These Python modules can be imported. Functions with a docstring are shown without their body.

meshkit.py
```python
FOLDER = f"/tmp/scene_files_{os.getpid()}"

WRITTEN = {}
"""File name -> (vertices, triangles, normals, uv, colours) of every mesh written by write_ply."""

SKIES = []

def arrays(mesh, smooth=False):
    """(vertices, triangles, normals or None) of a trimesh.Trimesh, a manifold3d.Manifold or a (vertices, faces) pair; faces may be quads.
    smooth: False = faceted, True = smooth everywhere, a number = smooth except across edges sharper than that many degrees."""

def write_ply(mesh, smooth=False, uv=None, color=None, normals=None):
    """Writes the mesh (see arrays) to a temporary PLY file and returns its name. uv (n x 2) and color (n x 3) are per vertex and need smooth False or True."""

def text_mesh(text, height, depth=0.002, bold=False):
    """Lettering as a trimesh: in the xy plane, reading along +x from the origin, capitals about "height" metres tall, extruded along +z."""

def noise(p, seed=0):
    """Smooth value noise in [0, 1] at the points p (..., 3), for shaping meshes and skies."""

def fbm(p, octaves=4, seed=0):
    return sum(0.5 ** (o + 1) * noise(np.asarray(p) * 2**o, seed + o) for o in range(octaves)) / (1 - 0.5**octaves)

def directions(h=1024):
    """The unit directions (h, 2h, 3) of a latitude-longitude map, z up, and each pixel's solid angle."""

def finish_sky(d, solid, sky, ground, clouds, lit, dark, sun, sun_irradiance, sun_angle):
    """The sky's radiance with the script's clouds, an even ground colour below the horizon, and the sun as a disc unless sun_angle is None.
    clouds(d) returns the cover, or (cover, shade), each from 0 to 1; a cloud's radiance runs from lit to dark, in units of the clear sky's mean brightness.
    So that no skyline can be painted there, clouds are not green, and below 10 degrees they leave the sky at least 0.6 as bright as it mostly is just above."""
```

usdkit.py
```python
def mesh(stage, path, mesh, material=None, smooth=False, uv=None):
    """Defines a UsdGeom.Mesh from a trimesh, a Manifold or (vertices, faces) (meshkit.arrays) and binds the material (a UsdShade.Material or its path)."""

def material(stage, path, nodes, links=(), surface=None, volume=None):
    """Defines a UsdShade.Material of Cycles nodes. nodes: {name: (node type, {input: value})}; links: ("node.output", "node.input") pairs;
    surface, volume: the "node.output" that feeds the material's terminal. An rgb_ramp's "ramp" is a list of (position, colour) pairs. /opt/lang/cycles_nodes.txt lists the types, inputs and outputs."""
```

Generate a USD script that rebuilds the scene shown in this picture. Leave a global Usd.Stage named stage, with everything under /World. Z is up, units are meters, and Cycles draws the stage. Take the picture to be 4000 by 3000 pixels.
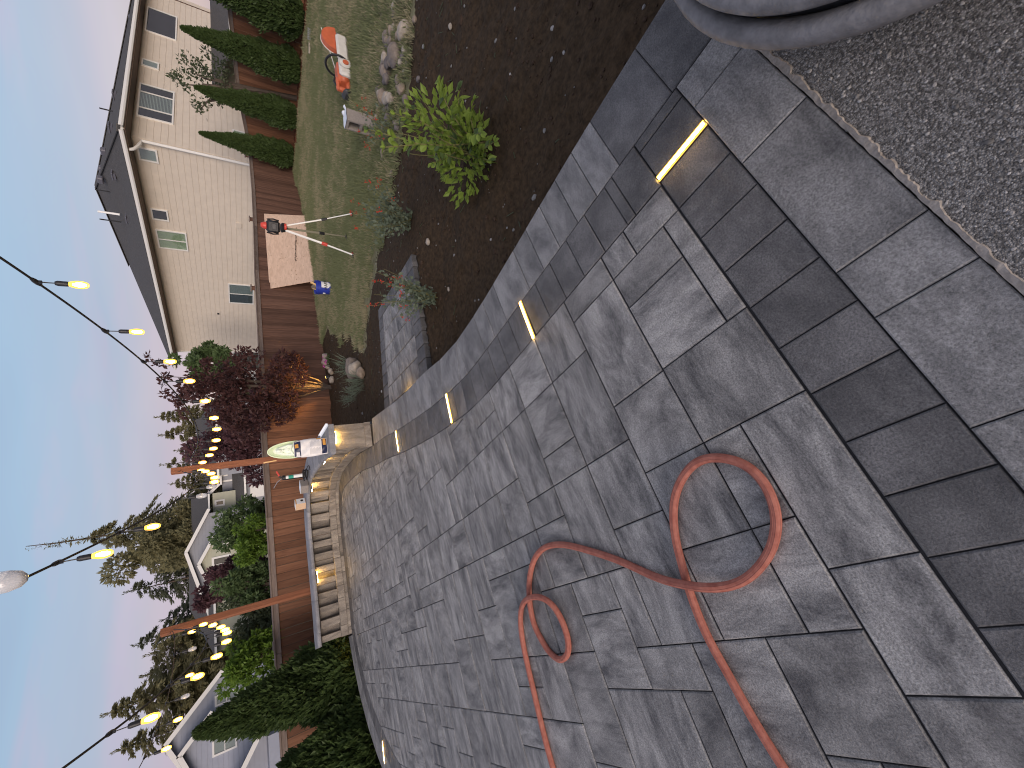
import math, random
import numpy as np, trimesh, usdkit, meshkit
from shapely.geometry import Polygon, box as sbox, LineString
from shapely.ops import unary_union
from pxr import Usd, UsdGeom, UsdLux, UsdShade, Gf, Sdf, Vt

random.seed(7); RNG = np.random.default_rng(7)
stage = Usd.Stage.CreateInMemory()
UsdGeom.SetStageUpAxis(stage, 'Z'); UsdGeom.SetStageMetersPerUnit(stage, 1.0)
UsdGeom.Xform.Define(stage, '/World'); UsdGeom.Scope.Define(stage, '/World/Looks')

# ------------------------------------------------------------------ camera (phone held upright, picture stored on its side)
FPX, PITCH, ROLL, YAW, EYE = 1604.96545, 0.595369375, 0.0412339092, 0.521191, 1.4
def cam_axes():
    cy, sy = math.cos(YAW), math.sin(YAW)
    f = np.array([sy*math.cos(PITCH), cy*math.cos(PITCH), -math.sin(PITCH)]); r = np.array([cy, -sy, 0]); d = np.cross(f, r)
    cr, sr = math.cos(ROLL), math.sin(ROLL)
    return np.array([r*cr+d*sr, -r*sr+d*cr, f])
CAM = cam_axes()
cam = UsdGeom.Camera.Define(stage, '/World/camera')
cam.CreateHorizontalApertureAttr(36.0); cam.CreateVerticalApertureAttr(27.0)
cam.CreateFocalLengthAttr(36.0*FPX/4000); cam.CreateClippingRangeAttr(Gf.Vec2f(0.05, 3000))
X, Y, Z = CAM[1], CAM[0], -CAM[2]
cam.AddTransformOp().Set(Gf.Matrix4d(*X, 0, *Y, 0, *Z, 0, 0, 0, EYE, 1))
cam.CreateExposureAttr(1.2)

# ------------------------------------------------------------------ sky and sun (dusk, the sun low behind the camera)
SUN_AZ, SUN_EL = YAW + math.pi + 0.25, math.radians(8.0)
SKY_STRENGTH = 0.135
dome = UsdLux.DomeLight.Define(stage, '/World/sky')
dome.GetPrim().SetCustomDataByKey('kind', 'structure')
skym = usdkit.material(stage, '/World/Looks/sky_look', {
    'tc': ('texture_coordinate', {}),
    'sky': ('sky_texture', {'sky_type': 'single_scattering', 'sun_disc': False, 'sun_elevation': SUN_EL, 'sun_rotation': SUN_AZ}),
    'sep': ('separate_xyz', {}),
    'map': ('mapping', {'scale': (1.1, 1.1, 6.5)}), 'map2': ('mapping', {'location': (3.1, 1.7, 0.4), 'scale': (1.6, 1.6, 11.0)}),
    'n1': ('noise_texture', {'scale': 1.5, 'detail': 3.0, 'roughness': 0.45, 'distortion': 0.3}),
    'n2': ('noise_texture', {'scale': 1.3, 'detail': 4.0, 'roughness': 0.5, 'distortion': 0.5}),
    'wob': ('math', {'math_type': 'multiply_add', 'value2': 0.16, 'value3': -0.08}),
    'elev': ('math', {'math_type': 'add'}),
    'veil': ('rgb_ramp', {'ramp': [(0.0, (1.72, 1.42, 1.66)), (0.05, (1.84, 1.34, 1.56)), (0.13, (1.62, 1.32, 1.68)), (0.19, (1.30, 1.42, 1.86)), (0.27, (1.12, 1.52, 2.06)), (0.36, (1.04, 1.28, 1.84)), (0.55, (1.34, 1.44, 1.88)), (1.0, (1.5, 1.52, 1.8))]}),
    'pk': ('rgb_ramp', {'ramp': [(0.0, (0, 0, 0)), (0.5, (0, 0, 0)), (0.72, (0.75, 0.75, 0.75)), (1.0, (1, 1, 1))]}),
    'pink': ('mix_color', {'blend_type': 'mix', 'b': (1.80, 1.36, 1.84), 'use_clamp': False}),
    'thick': ('map_range', {'from_min': 0.2, 'from_max': 0.8, 'to_min': 0.8, 'to_max': 0.95, 'clamp': True}),
    'mixed': ('mix_color', {'blend_type': 'mix', 'use_clamp': False}),
    'bg': ('background_shader', {'strength': SKY_STRENGTH}),
}, [('tc.generated', 'sep.vector'), ('tc.generated', 'map.vector'), ('tc.generated', 'map2.vector'), ('map.vector', 'n1.vector'), ('map2.vector', 'n2.vector'),
    ('n1.fac', 'wob.value1'), ('sep.z', 'elev.value1'), ('wob.value', 'elev.value2'), ('elev.value', 'veil.fac'), ('n2.fac', 'pk.fac'), ('pk.color', 'pink.fac'),
    ('veil.color', 'pink.a'), ('n1.fac', 'thick.value'), ('thick.result', 'mixed.fac'), ('sky.color', 'mixed.a'), ('pink.result', 'mixed.b'), ('mixed.result', 'bg.color')], surface='bg.background')
UsdShade.MaterialBindingAPI.Apply(dome.GetPrim()).Bind(skym)
sun = UsdLux.DistantLight.Define(stage, '/World/sun')
sun.CreateIntensityAttr(0.40); sun.CreateAngleAttr(40.0); sun.CreateColorAttr(Gf.Vec3f(1.0, 0.86, 0.78)); sun.CreateNormalizeAttr(True)
sd = np.array([math.sin(SUN_AZ)*math.cos(SUN_EL), math.cos(SUN_AZ)*math.cos(SUN_EL), math.sin(SUN_EL)])
_z = sd; _x = np.cross([0, 0, 1], _z); _x /= np.linalg.norm(_x); _y = np.cross(_z, _x)
sun.AddTransformOp().Set(Gf.Matrix4d(*_x, 0, *_y, 0, *_z, 0, 0, 0, 0, 1))

# ------------------------------------------------------------------ helpers
COUNT = {}
def numbered(parent, name):
    k = (parent, name); n = COUNT.get(k, -1) + 1; COUNT[k] = n
    return f'{parent}/{name}' + ('' if n == 0 else f'_{n:03d}')
def say(p, label=None, cat=None, group=None, kind=None):
    for k, v in (('label', label), ('category', cat), ('group', group), ('kind', kind)):
        if v: p.SetCustomDataByKey(k, v)
    return p
def thing(name, label=None, cat=None, loc=(0, 0, 0), rot=(0, 0, 0), group=None, kind=None, scale=None):
    x = UsdGeom.Xform.Define(stage, numbered('/World', name))
    x.AddTranslateOp().Set(Gf.Vec3d(*map(float, loc)))
    if any(rot): x.AddRotateXYZOp().Set(Gf.Vec3f(*map(float, rot)))
    if scale is not None: x.AddScaleOp().Set(Gf.Vec3f(*map(float, np.broadcast_to(scale, 3))))
    return say(x.GetPrim(), label, cat, group, kind)
def part(parent, name, mesh, mat, smooth=False, label=None, kind=None):
    path = str(parent.GetPath()) if parent is not None else '/World'
    m = mesh.build() if isinstance(mesh, MB) else mesh
    return say(usdkit.mesh(stage, numbered(path, name), m, MAT[mat], smooth).GetPrim(), label, kind=kind)
def whole(name, mesh, mat, label=None, cat=None, group=None, kind=None, smooth=False):
    return say(part(None, name, mesh, mat, smooth), label, cat, group, kind)
def dup(src, loc, rot=(0, 0, 0), label=None, group=None, scale=None, cat=None):
    was = src.GetCustomData()
    r = thing(src.GetName(), label or was.get('label'), cat or was.get('category'), loc, rot, group or was.get('group'), scale=scale)
    r.GetReferences().AddInternalReference(src.GetPath()); r.SetInstanceable(True)
    return r

def rotz(a):
    c, s = math.cos(a), math.sin(a); return np.array([[c, -s, 0], [s, c, 0], [0, 0, 1.0]])
def frame(d, upv=(0, 0, 1)):
    d = np.asarray(d, float); d = d/np.linalg.norm(d)
    a = np.cross(upv, d)
    if np.linalg.norm(a) < 1e-6: a = np.cross((1, 0, 0), d)
    a /= np.linalg.norm(a); return a, np.cross(d, a), d
class MB:
    def __init__(s): s.v, s.f, s.n = [], [], 0
    def add(s, v, f):
        v = np.asarray(v, float); f = np.asarray(f, int)
        if f.shape[1] == 4: f = np.vstack([f[:, [0, 1, 2]], f[:, [0, 2, 3]]])
        s.v.append(v); s.f.append(f + s.n); s.n += len(v); return s
    def tm(s, m): return s.add(m.vertices, m.faces)
    def box(s, c, size, R=None, bev=0.0):
        h = np.asarray(size, float)/2
        if bev > 0:
            P = []
            for sx in (-1, 1):
                for sy in (-1, 1):
                    for sz in (-1, 1):
                        for k in range(3):
                            q = h.copy(); q -= bev; q[k] = h[k]; P.append(q*[sx, sy, sz])
            m = trimesh.convex.convex_hull(np.array(P)); v, f = m.vertices, m.faces
        else:
            v = np.array([[x, y, z] for x in (-1, 1) for y in (-1, 1) for z in (-1, 1)])*h
            f = np.array([[0, 1, 3, 2], [4, 6, 7, 5], [0, 4, 5, 1], [2, 3, 7, 6], [0, 2, 6, 4], [1, 5, 7, 3]])
        if R is not None: v = v @ np.asarray(R).T
        return s.add(v + np.asarray(c, float), f)
    def bar(s, a, b, w, h, upv=(0, 0, 1), bev=0.0):
        a = np.asarray(a, float); b = np.asarray(b, float); x, y, z = frame(b-a, upv)
        return s.box((a+b)/2, (w, h, np.linalg.norm(b-a)), np.stack([x, y, z], 1), bev)
    def tube(s, pts, r, sides=8, cap=True):
        p = np.asarray(pts, float); n = len(p); r = np.broadcast_to(r, (n,)).astype(float)
        t = np.gradient(p, axis=0); t /= np.linalg.norm(t, axis=1, keepdims=True)+1e-12
        a = np.cross(t[0], [0, 0, 1.0] if abs(t[0][2]) < .9 else [1.0, 0, 0]); a /= np.linalg.norm(a); A = []
        for i in range(n):
            a = a - t[i]*(a @ t[i]); a /= np.linalg.norm(a); A.append(a)
        A = np.array(A); B = np.cross(t, A); th = np.arange(sides)*2*np.pi/sides
        v = (p[:, None] + r[:, None, None]*(np.cos(th)[None, :, None]*A[:, None] + np.sin(th)[None, :, None]*B[:, None])).reshape(-1, 3)
        i, j = np.meshgrid(np.arange(n-1), np.arange(sides), indexing='ij')
        f = np.stack([i*sides+j, i*sides+(j+1) % sides, (i+1)*sides+(j+1) % sides, (i+1)*sides+j], -1).reshape(-1, 4)
        s.add(v, f)
        if cap:
            k = np.arange(1, sides-1); z0 = np.zeros_like(k)
            s.add(v[:sides], np.stack([z0, k+1, k], 1)); s.add(v[-sides:], np.stack([z0, k, k+1], 1))
        return s
    def lathe(s, prof, c=(0, 0, 0), seg=24, R=None):
        m = trimesh.creation.revolve(np.asarray(prof, float), sections=seg); v = m.vertices
        if R is not None: v = v @ np.asarray(R).T
        return s.add(v + np.asarray(c, float), m.faces)
    def ball(s, c, r, sub=1, R=None, amp=0.0, seed=0):
        m = trimesh.creation.icosphere(sub); v = m.vertices.copy()
        if amp: v *= (1 + amp*(meshkit.fbm(v*1.7 + seed*7.3, 2, seed)-.5)*2)[:, None]
        v = v*np.asarray(np.broadcast_to(r, 3), float)
        if R is not None: v = v @ np.asarray(R).T
        return s.add(v + np.asarray(c, float), m.faces)
    def quad(s, a, b, c, d): return s.add([a, b, c, d], [[0, 1, 2, 3]])
    def build(s): return np.vstack(s.v), np.vstack(s.f)
def bx(c, size, R=None, bev=0.0): return MB().box(c, size, R, bev)
def ccw(p):
    p = np.asarray(p, float); a = np.sum(p[:, 0]*np.roll(p[:, 1], -1) - np.roll(p[:, 0], -1)*p[:, 1]); return p if a > 0 else p[::-1]
def inset(p, c):
    p = ccw(p); q = []; n = len(p)
    for i in range(n):
        a, b, d = p[i-1], p[i], p[(i+1) % n]; e, g = b-a, d-b
        e = e/(np.linalg.norm(e)+1e-9); g = g/(np.linalg.norm(g)+1e-9)
        n1 = np.array([-e[1], e[0]]); n2 = np.array([-g[1], g[0]]); m = n1+n2; k = max(m @ m, .35); q.append(b + m*2*c/k)
    return np.array(q)
def slab(poly, top, thick, ch=0.003, tilt=(0, 0), mb=None):
    """A paver: a prism with chamfered top edges, about 20 triangles."""
    p = ccw(poly); n = len(p); q = inset(p, ch); c = p.mean(0); z = lambda r, h: (h + (r-c) @ np.array(tilt))[:, None]
    v = np.vstack([np.hstack([p, z(p, top-thick)]), np.hstack([p, z(p, top-ch)]), np.hstack([q, z(q, top)])]); f = []
    for k in (0, 1):
        for i in range(n):
            j = (i+1) % n; f += [[k*n+i, k*n+j, (k+1)*n+j], [k*n+i, (k+1)*n+j, (k+1)*n+i]]
    if n == 4: f += [[2*n, 2*n+1, 2*n+2], [2*n, 2*n+2, 2*n+3]]
    else:
        try:
            tv, tf = trimesh.creation.triangulate_polygon(Polygon(q), engine='earcut')
            idx = [int(np.argmin(np.hypot(*(q-t).T))) for t in tv]
            for t in tf:
                t = [idx[k] for k in t]; a = q[t]
                if np.cross(a[1]-a[0], a[2]-a[0]) < 0: t = t[::-1]
                f.append([2*n+k for k in t])
        except Exception: f += [[2*n, 2*n+i, 2*n+i+1] for i in range(1, n-1)]
    return (mb or MB()).add(v, f)
def spline(pts, n):
    from scipy.interpolate import CubicSpline
    p = np.asarray(pts, float); d = np.r_[0, np.cumsum(np.linalg.norm(np.diff(p, axis=0), axis=1)**.5)]
    return CubicSpline(d, p)(np.linspace(0, d[-1], n))
class Path2:
    """A plan curve by arc length; left is the normal."""
    def __init__(s, pts, n=400):
        n = n*8
        s.p = spline(pts, n) if len(pts) > 2 else np.linspace(pts[0], pts[1], n); s.s = np.r_[0, np.cumsum(np.linalg.norm(np.diff(s.p, axis=0), axis=1))]; s.L = s.s[-1]
    def at(s, t, off=0.0):
        t = np.atleast_1d(np.asarray(t, float)); x = np.stack([np.interp(t, s.s, s.p[:, k]) for k in (0, 1)], 1)
        e = .02; d = np.stack([np.interp(np.clip(t+e, 0, s.L), s.s, s.p[:, k]) - np.interp(np.clip(t-e, 0, s.L), s.s, s.p[:, k]) for k in (0, 1)], 1)
        d /= np.linalg.norm(d, axis=1, keepdims=True); return x + np.stack([-d[:, 1], d[:, 0]], 1)*np.asarray(off).reshape(-1, 1)
    def near(s, q): return s.s[np.argmin(np.hypot(*(s.p-np.asarray(q)).T))]
    def sweep(s, a, b, prof, step=.06):
        """Closed profile of (offset to the left, z) from a to b."""
        t = np.linspace(a, b, max(2, int(abs(b-a)/step)+1)); m = len(prof); V = []
        for o, z in prof:
            q = s.at(t, o); V.append(np.hstack([q, np.full((len(t), 1), z)]))
        V = np.stack(V, 1).reshape(-1, 3); i, j = np.meshgrid(np.arange(len(t)-1), np.arange(m), indexing='ij')
        f = np.stack([i*m+j, (i+1)*m+j, (i+1)*m+(j+1) % m, i*m+(j+1) % m], -1).reshape(-1, 4); mb = MB().add(V, f)
        k = np.arange(1, m-1); mb.add(V[:m], np.stack([0*k, k, k+1], 1)); mb.add(V[-m:], np.stack([0*k, k+1, k], 1)); return mb
# points of the place seen at a pixel of the 4000 x 3000 photograph
def ray(x, y): return np.array([(3000-y-1500)/FPX, (x-2000)/FPX, 1.0]) @ CAM
def at_z(x, y, z=0.0): d = ray(x, y); return np.array([0, 0, EYE]) + d*(z-EYE)/d[2]
def at_d(x, y, D): d = ray(x, y); return np.array([0, 0, EYE]) + d*D/math.hypot(d[0], d[1])
def lawn_z(x, y): return -.085 - .045*np.asarray(x) - .02*np.asarray(y)
def at_lawn(x, y, off=0.0): d = ray(x, y); t = (-.085+off-EYE)/(d[2]+.045*d[0]+.02*d[1]); return np.array([0, 0, EYE]) + d*t
def on_plane(x, y, A, B):
    A = np.asarray(A, float); B = np.asarray(B, float); n = np.array([-(B-A)[1], (B-A)[0]]); d = ray(x, y)
    return np.array([0, 0, EYE]) + d*(n @ A)/(n @ d[:2])

# ------------------------------------------------------------------ materials
MAT = {}
def look(name, nodes, links, surface='p.BSDF'): MAT[name] = usdkit.material(stage, f'/World/Looks/{name}', nodes, links, surface=surface)
def plain(name, col, rough=.6, spec=.3, metal=0.0, var=0.0, scale=20, bump=0.0, bscale=60, extra=None):
    nodes = {'p': ('principled_bsdf', {'base_color': col, 'roughness': rough, 'specular_ior_level': spec, 'metallic': metal, **(extra or {})}), 'g': ('geometry', {})}; links = []
    if var:
        lo = tuple(max(0, c*(1-var)) for c in col); hi = tuple(c*(1+var) for c in col)
        nodes |= {'n': ('noise_texture', {'scale': scale, 'detail': 4.0, 'roughness': .6}), 'r': ('rgb_ramp', {'ramp': [(.25, lo), (.75, hi)]})}
        links += [('g.position', 'n.vector'), ('n.fac', 'r.fac'), ('r.color', 'p.base_color')]
    if bump:
        nodes |= {'bn': ('noise_texture', {'scale': bscale, 'detail': 3.0}), 'b': ('bump', {'strength': .7, 'distance': bump})}
        links += [('g.position', 'bn.vector'), ('bn.fac', 'b.height'), ('b.normal', 'p.normal')]
    look(name, nodes, links)
def glow(name, col, strength): look(name, {'e': ('emission', {'color': col, 'strength': strength})}, [], 'e.emission')
def stone_look(name, dark, mid, light, sx, sy, speck=.5, rough=.62):
    """Granite blend concrete: streaks that differ from piece to piece, speckle and fine relief."""
    look(name, {'g': ('geometry', {}), 'o': ('object_info', {}), 'shift': ('math', {'math_type': 'multiply', 'value2': 37.0}), 'cs': ('combine_xyz', {}),
        'm': ('mapping', {'scale': (sx, sy, 1.0)}), 'add': ('mix_color', {'blend_type': 'add', 'fac': 1.0, 'use_clamp': False}),
        'n': ('noise_texture', {'scale': 2.2, 'detail': 9.0, 'roughness': .72, 'distortion': .35}), 'r': ('rgb_ramp', {'ramp': [(.34, dark), (.475, mid), (.62, light)]}),
        'f': ('noise_texture', {'scale': 170.0, 'detail': 3.0, 'roughness': .8}), 'fr': ('map_range', {'from_min': .32, 'from_max': .68, 'to_min': 1-speck, 'to_max': 1+speck, 'clamp': True}), 'cf': ('combine_xyz', {}),
        'tone': ('map_range', {'from_min': 0, 'from_max': 1, 'to_min': .84, 'to_max': 1.14}), 'tn': ('math', {'math_type': 'multiply'}),
        'mul': ('mix_color', {'blend_type': 'multiply', 'fac': 1.0, 'use_clamp': False}),
        'mid': ('noise_texture', {'scale': 28.0, 'detail': 4.0}), 'hs': ('math', {'math_type': 'multiply_add', 'value2': .5}), 'b': ('bump', {'strength': .8, 'distance': .0035}),
        'v': ('voronoi_texture', {'scale': 55.0}), 'vr': ('map_range', {'from_min': .035, 'from_max': .10, 'to_min': .55, 'to_max': 1.0, 'clamp': True}), 'vm': ('math', {'math_type': 'multiply'}),
        'p': ('principled_bsdf', {'roughness': rough, 'specular_ior_level': .5})},
        [('o.random', 'shift.value1'), ('shift.value', 'cs.x'), ('shift.value', 'cs.y'), ('g.position', 'm.vector'), ('m.vector', 'add.a'), ('cs.vector', 'add.b'), ('add.result', 'n.vector'), ('n.fac', 'r.fac'),
         ('g.position', 'f.vector'), ('f.fac', 'fr.value'), ('o.random', 'tone.value'), ('fr.result', 'tn.value1'), ('tone.result', 'tn.value2'),
         ('g.position', 'v.vector'), ('v.distance', 'vr.value'), ('tn.value', 'vm.value1'), ('vr.result', 'vm.value2'),
         ('vm.value', 'cf.x'), ('vm.value', 'cf.y'), ('vm.value', 'cf.z'), ('r.color', 'mul.a'), ('cf.vector', 'mul.b'), ('mul.result', 'p.base_color'),
         ('g.position', 'mid.vector'), ('mid.fac', 'hs.value1'), ('f.fac', 'hs.value3'), ('hs.value', 'b.height'), ('b.normal', 'p.normal')])
stone_look('paver_x', (.066, .064, .065), (.192, .186, .178), (.335, .323, .304), 1.5, 4.4)
stone_look('paver_y', (.066, .064, .065), (.192, .186, .178), (.335, .323, .304), 3.8, 1.5)
stone_look('paver_z', (.074, .071, .071), (.178, .172, .164), (.30, .289, .273), 2.4, 2.4)
stone_look('border_dark', (.055, .053, .054), (.090, .087, .086), (.145, .14, .137), 2.0, 2.0, .5)
stone_look('coping_light', (.10, .098, .098), (.178, .174, .17), (.27, .264, .256), 1.6, 3.0)
stone_look('wall_stone', (.085, .072, .060), (.170, .147, .122), (.27, .238, .198), 4.0, 4.0, .5)
stone_look('cap_stone', (.15, .15, .158), (.20, .20, .21), (.26, .26, .27), 2.0, 2.0, .35)
plain('joint_sand', (.035, .034, .034), .95, .1, var=.3, scale=90)
plain('joint_dust', (.17, .165, .155), .95, .1, var=.4, scale=90)
def wood(name, dark, light, along=2, freq=9.0, rough=.75):
    sc = [freq*3, freq*3, freq*3]; sc[along] = freq*.22
    look(name, {'g': ('geometry', {}), 'o': ('object_info', {}), 'm': ('mapping', {'scale': tuple(sc)}), 'sh': ('math', {'math_type': 'multiply', 'value2': 53.0}), 'cs': ('combine_xyz', {}),
        'add': ('mix_color', {'blend_type': 'add', 'fac': 1.0, 'use_clamp': False}), 'n': ('noise_texture', {'scale': 1.0, 'detail': 5.0, 'roughness': .6, 'distortion': 1.2}),
        'r': ('rgb_ramp', {'ramp': [(.28, dark), (.72, light)]}), 't': ('map_range', {'from_min': 0, 'from_max': 1, 'to_min': .72, 'to_max': 1.25}), 'cf': ('combine_xyz', {}),
        'mul': ('mix_color', {'blend_type': 'multiply', 'fac': 1.0, 'use_clamp': False}), 'b': ('bump', {'strength': .5, 'distance': .004}), 'p': ('principled_bsdf', {'roughness': rough, 'specular_ior_level': .2})},
        [('o.random', 'sh.value1'), ('sh.value', 'cs.x'), ('sh.value', 'cs.y'), ('sh.value', 'cs.z'), ('g.position', 'm.vector'), ('m.vector', 'add.a'), ('cs.vector', 'add.b'), ('add.result', 'n.vector'), ('n.fac', 'r.fac'),
         ('o.random', 't.value'), ('t.result', 'cf.x'), ('t.result', 'cf.y'), ('t.result', 'cf.z'), ('r.color', 'mul.a'), ('cf.vector', 'mul.b'), ('mul.result', 'p.base_color'), ('n.fac', 'b.height'), ('b.normal', 'p.normal')])
wood('fence_brown', (.085, .045, .032), (.17, .095, .066)); wood('fence_orange', (.125, .058, .034), (.23, .112, .064)); wood('rail_grey', (.13, .10, .085), (.22, .175, .15), 0)
wood('post_cedar', (.22, .085, .045), (.36, .15, .08)); wood('ply', (.50, .35, .25), (.66, .49, .37), 0, 5.0); wood('batten', (.55, .34, .14), (.75, .5, .24)); wood('bark', (.05, .04, .033), (.13, .10, .08))
def leafy(name, dark, light, trans=.35, rough=.5):
    look(name, {'g': ('geometry', {}), 'r': ('rgb_ramp', {'ramp': [(0, dark), (1, light)]}), 'p': ('principled_bsdf', {'roughness': rough, 'specular_ior_level': .25}), 't': ('translucent_bsdf', {}), 'x': ('mix_closure', {'fac': trans})},
         [('g.random_per_island', 'r.fac'), ('r.color', 'p.base_color'), ('r.color', 't.color'), ('p.BSDF', 'x.closure1'), ('t.BSDF', 'x.closure2')], 'x.closure')
leafy('leaf_bush', (.20, .28, .05), (.46, .56, .12)); leafy('leaf_arb', (.060, .095, .030), (.17, .235, .065)); leafy('leaf_maple', (.085, .040, .038), (.22, .105, .095))
leafy('leaf_plum', (.11, .055, .062), (.24, .125, .135)); leafy('leaf_green', (.10, .15, .06), (.24, .32, .15)); leafy('leaf_lime', (.12, .20, .03), (.25, .36, .07)); leafy('leaf_olive', (.09, .11, .06), (.19, .22, .12))
leafy('leaf_conifer', (.24, .225, .12), (.48, .44, .25), .5, .8); leafy('leaf_fir', (.14, .155, .10), (.32, .34, .22), .5, .8); leafy('leaf_grey', (.14, .175, .12), (.31, .36, .26)); leafy('leaf_lavender', (.20, .24, .17), (.42, .47, .36))
leafy('grass_blade', (.22, .24, .12), (.50, .50, .29), .3); leafy('grass_dry', (.38, .34, .21), (.62, .56, .38), .3); leafy('petal_red', (.55, .05, .03), (.85, .12, .08)); leafy('petal_pink', (.7, .12, .5), (.85, .2, .6))

# ------------------------------------------------------------------ ground, soil and lawn
plain('soil', (.052, .034, .019), .95, .15, var=.55, scale=26, bump=.012, bscale=55)
plain('lawn_earth', (.20, .185, .105), .95, .1, var=.4, scale=14, bump=.01, bscale=80)
plain('mulch', (.085, .035, .022), .95, .1, var=.5, scale=60, bump=.02, bscale=70)
plain('far_ground', (.06, .065, .04), .95, .1, var=.3, scale=.5)
SOIL_EDGE = np.array([(1.6, .3), (1.72, 1.9), (1.95, 3.2), (2.3, 4.7)])
def ground_z(x, y):
    x = np.asarray(x, float); y = np.asarray(y, float)
    z = lawn_z(np.minimum(x, 19), np.clip(y, -4, 12))
    z = z + .15*np.clip((x-14.2)/2.2, 0, 1)**2*(3-2*np.clip((x-14.2)/2.2, 0, 1))
    z = np.where(x < 0, -.085-.02*np.clip(y, -4, 12)-.03*np.maximum(x, -4)*0, z)
    return z
def soil_amount(x, y):
    """1 on the bare bed, 0 on the lawn: the bed runs along the patio and round the maple."""
    e = np.array([(5.9, -1.0), (5.75, 1.5), (5.2, 2.0), (4.75, 2.7), (4.75, 3.5), (4.6, 4.2), (4.3, 4.9), (4.0, 5.7), (4.9, 6.6), (5.9, 7.7), (7.0, 8.9), (7.0, 12)])
    edge = np.interp(y, e[:, 1], e[:, 0])
    return np.clip((edge - x)/.35 + .5, 0, 1)
xs = np.concatenate([np.arange(-14, 1.0, .5), np.arange(1.0, 7.6, .03), np.arange(7.6, 24, .25), np.array([26, 32, 45, 80, 150, 400, 900])])
ys = np.concatenate([np.array([-900, -400, -120, -40, -12]), np.arange(-6, -.6, .3), np.arange(-.6, 9.4, .03), np.arange(9.4, 16, .3), np.array([18, 25, 40, 80, 200, 500, 1000])])
xs = np.concatenate([np.array([-900, -400, -120, -40]), xs])
GX, GY = np.meshgrid(xs, ys, indexing='ij'); GZ = ground_z(GX, GY)
near = (GX > .9) & (GX < 7.7) & (GY > -.7) & (GY < 9.5); sa = soil_amount(GX, GY)
pp = np.stack([GX, GY, GX*0], -1)
GZ = GZ + near*sa*((meshkit.fbm(pp*3.2, 4, 3)-.5)*.10 + (meshkit.fbm(pp*14, 3, 5)-.5)*.035)
wpoly = Polygon([(1.86, 3.19), (3.20, 2.81), (3.49, 4.05), (2.20, 4.66)])
import shapely
wd = shapely.distance(shapely.points(GX, GY), wpoly)
GZ = np.where(near, np.maximum(GZ, -.195-.16*np.maximum(wd-.06, 0)+(meshkit.fbm(pp*9, 3, 8)-.5)*.02), GZ)
GZ = np.where((wd < .001) & near, np.minimum(GZ, -.30), GZ)
inside = Polygon([(-6, -8), (1.68, -8), (1.68, 2.3), (1.83, 3.0), (2.26, 4.7), (2.6, 6.9), (2.2, 7.85), (0, 8.2), (-1.2, 7.7), (-2.2, 6.0), (-6, 5)])
from shapely import contains_xy
GZ = np.where(contains_xy(inside, GX, GY), np.minimum(GZ, -.16)-.1, GZ)
nx, ny = GX.shape; ii, jj = np.meshgrid(np.arange(nx-1), np.arange(ny-1), indexing='ij')
gf = np.stack([ii*ny+jj, (ii+1)*ny+jj, (ii+1)*ny+jj+1, ii*ny+jj+1], -1).reshape(-1, 4)
gv = np.stack([GX, GY, GZ], -1).reshape(-1, 3); cen = gv[gf].mean(1)
isfar = (np.abs(cen[:, 0]) > 20) | (cen[:, 1] > 14) | (cen[:, 1] < -8)
soilf = (~isfar) & (soil_amount(cen[:, 0] + (meshkit.fbm(cen*2.1, 3, 9)-.5)*1.1, cen[:, 1]) > .5)
def sub(mask):
    f = gf[mask]; u, inv = np.unique(f, return_inverse=True); return gv[u], inv.reshape(f.shape)
GROUND = thing('ground', kind='structure')
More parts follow.
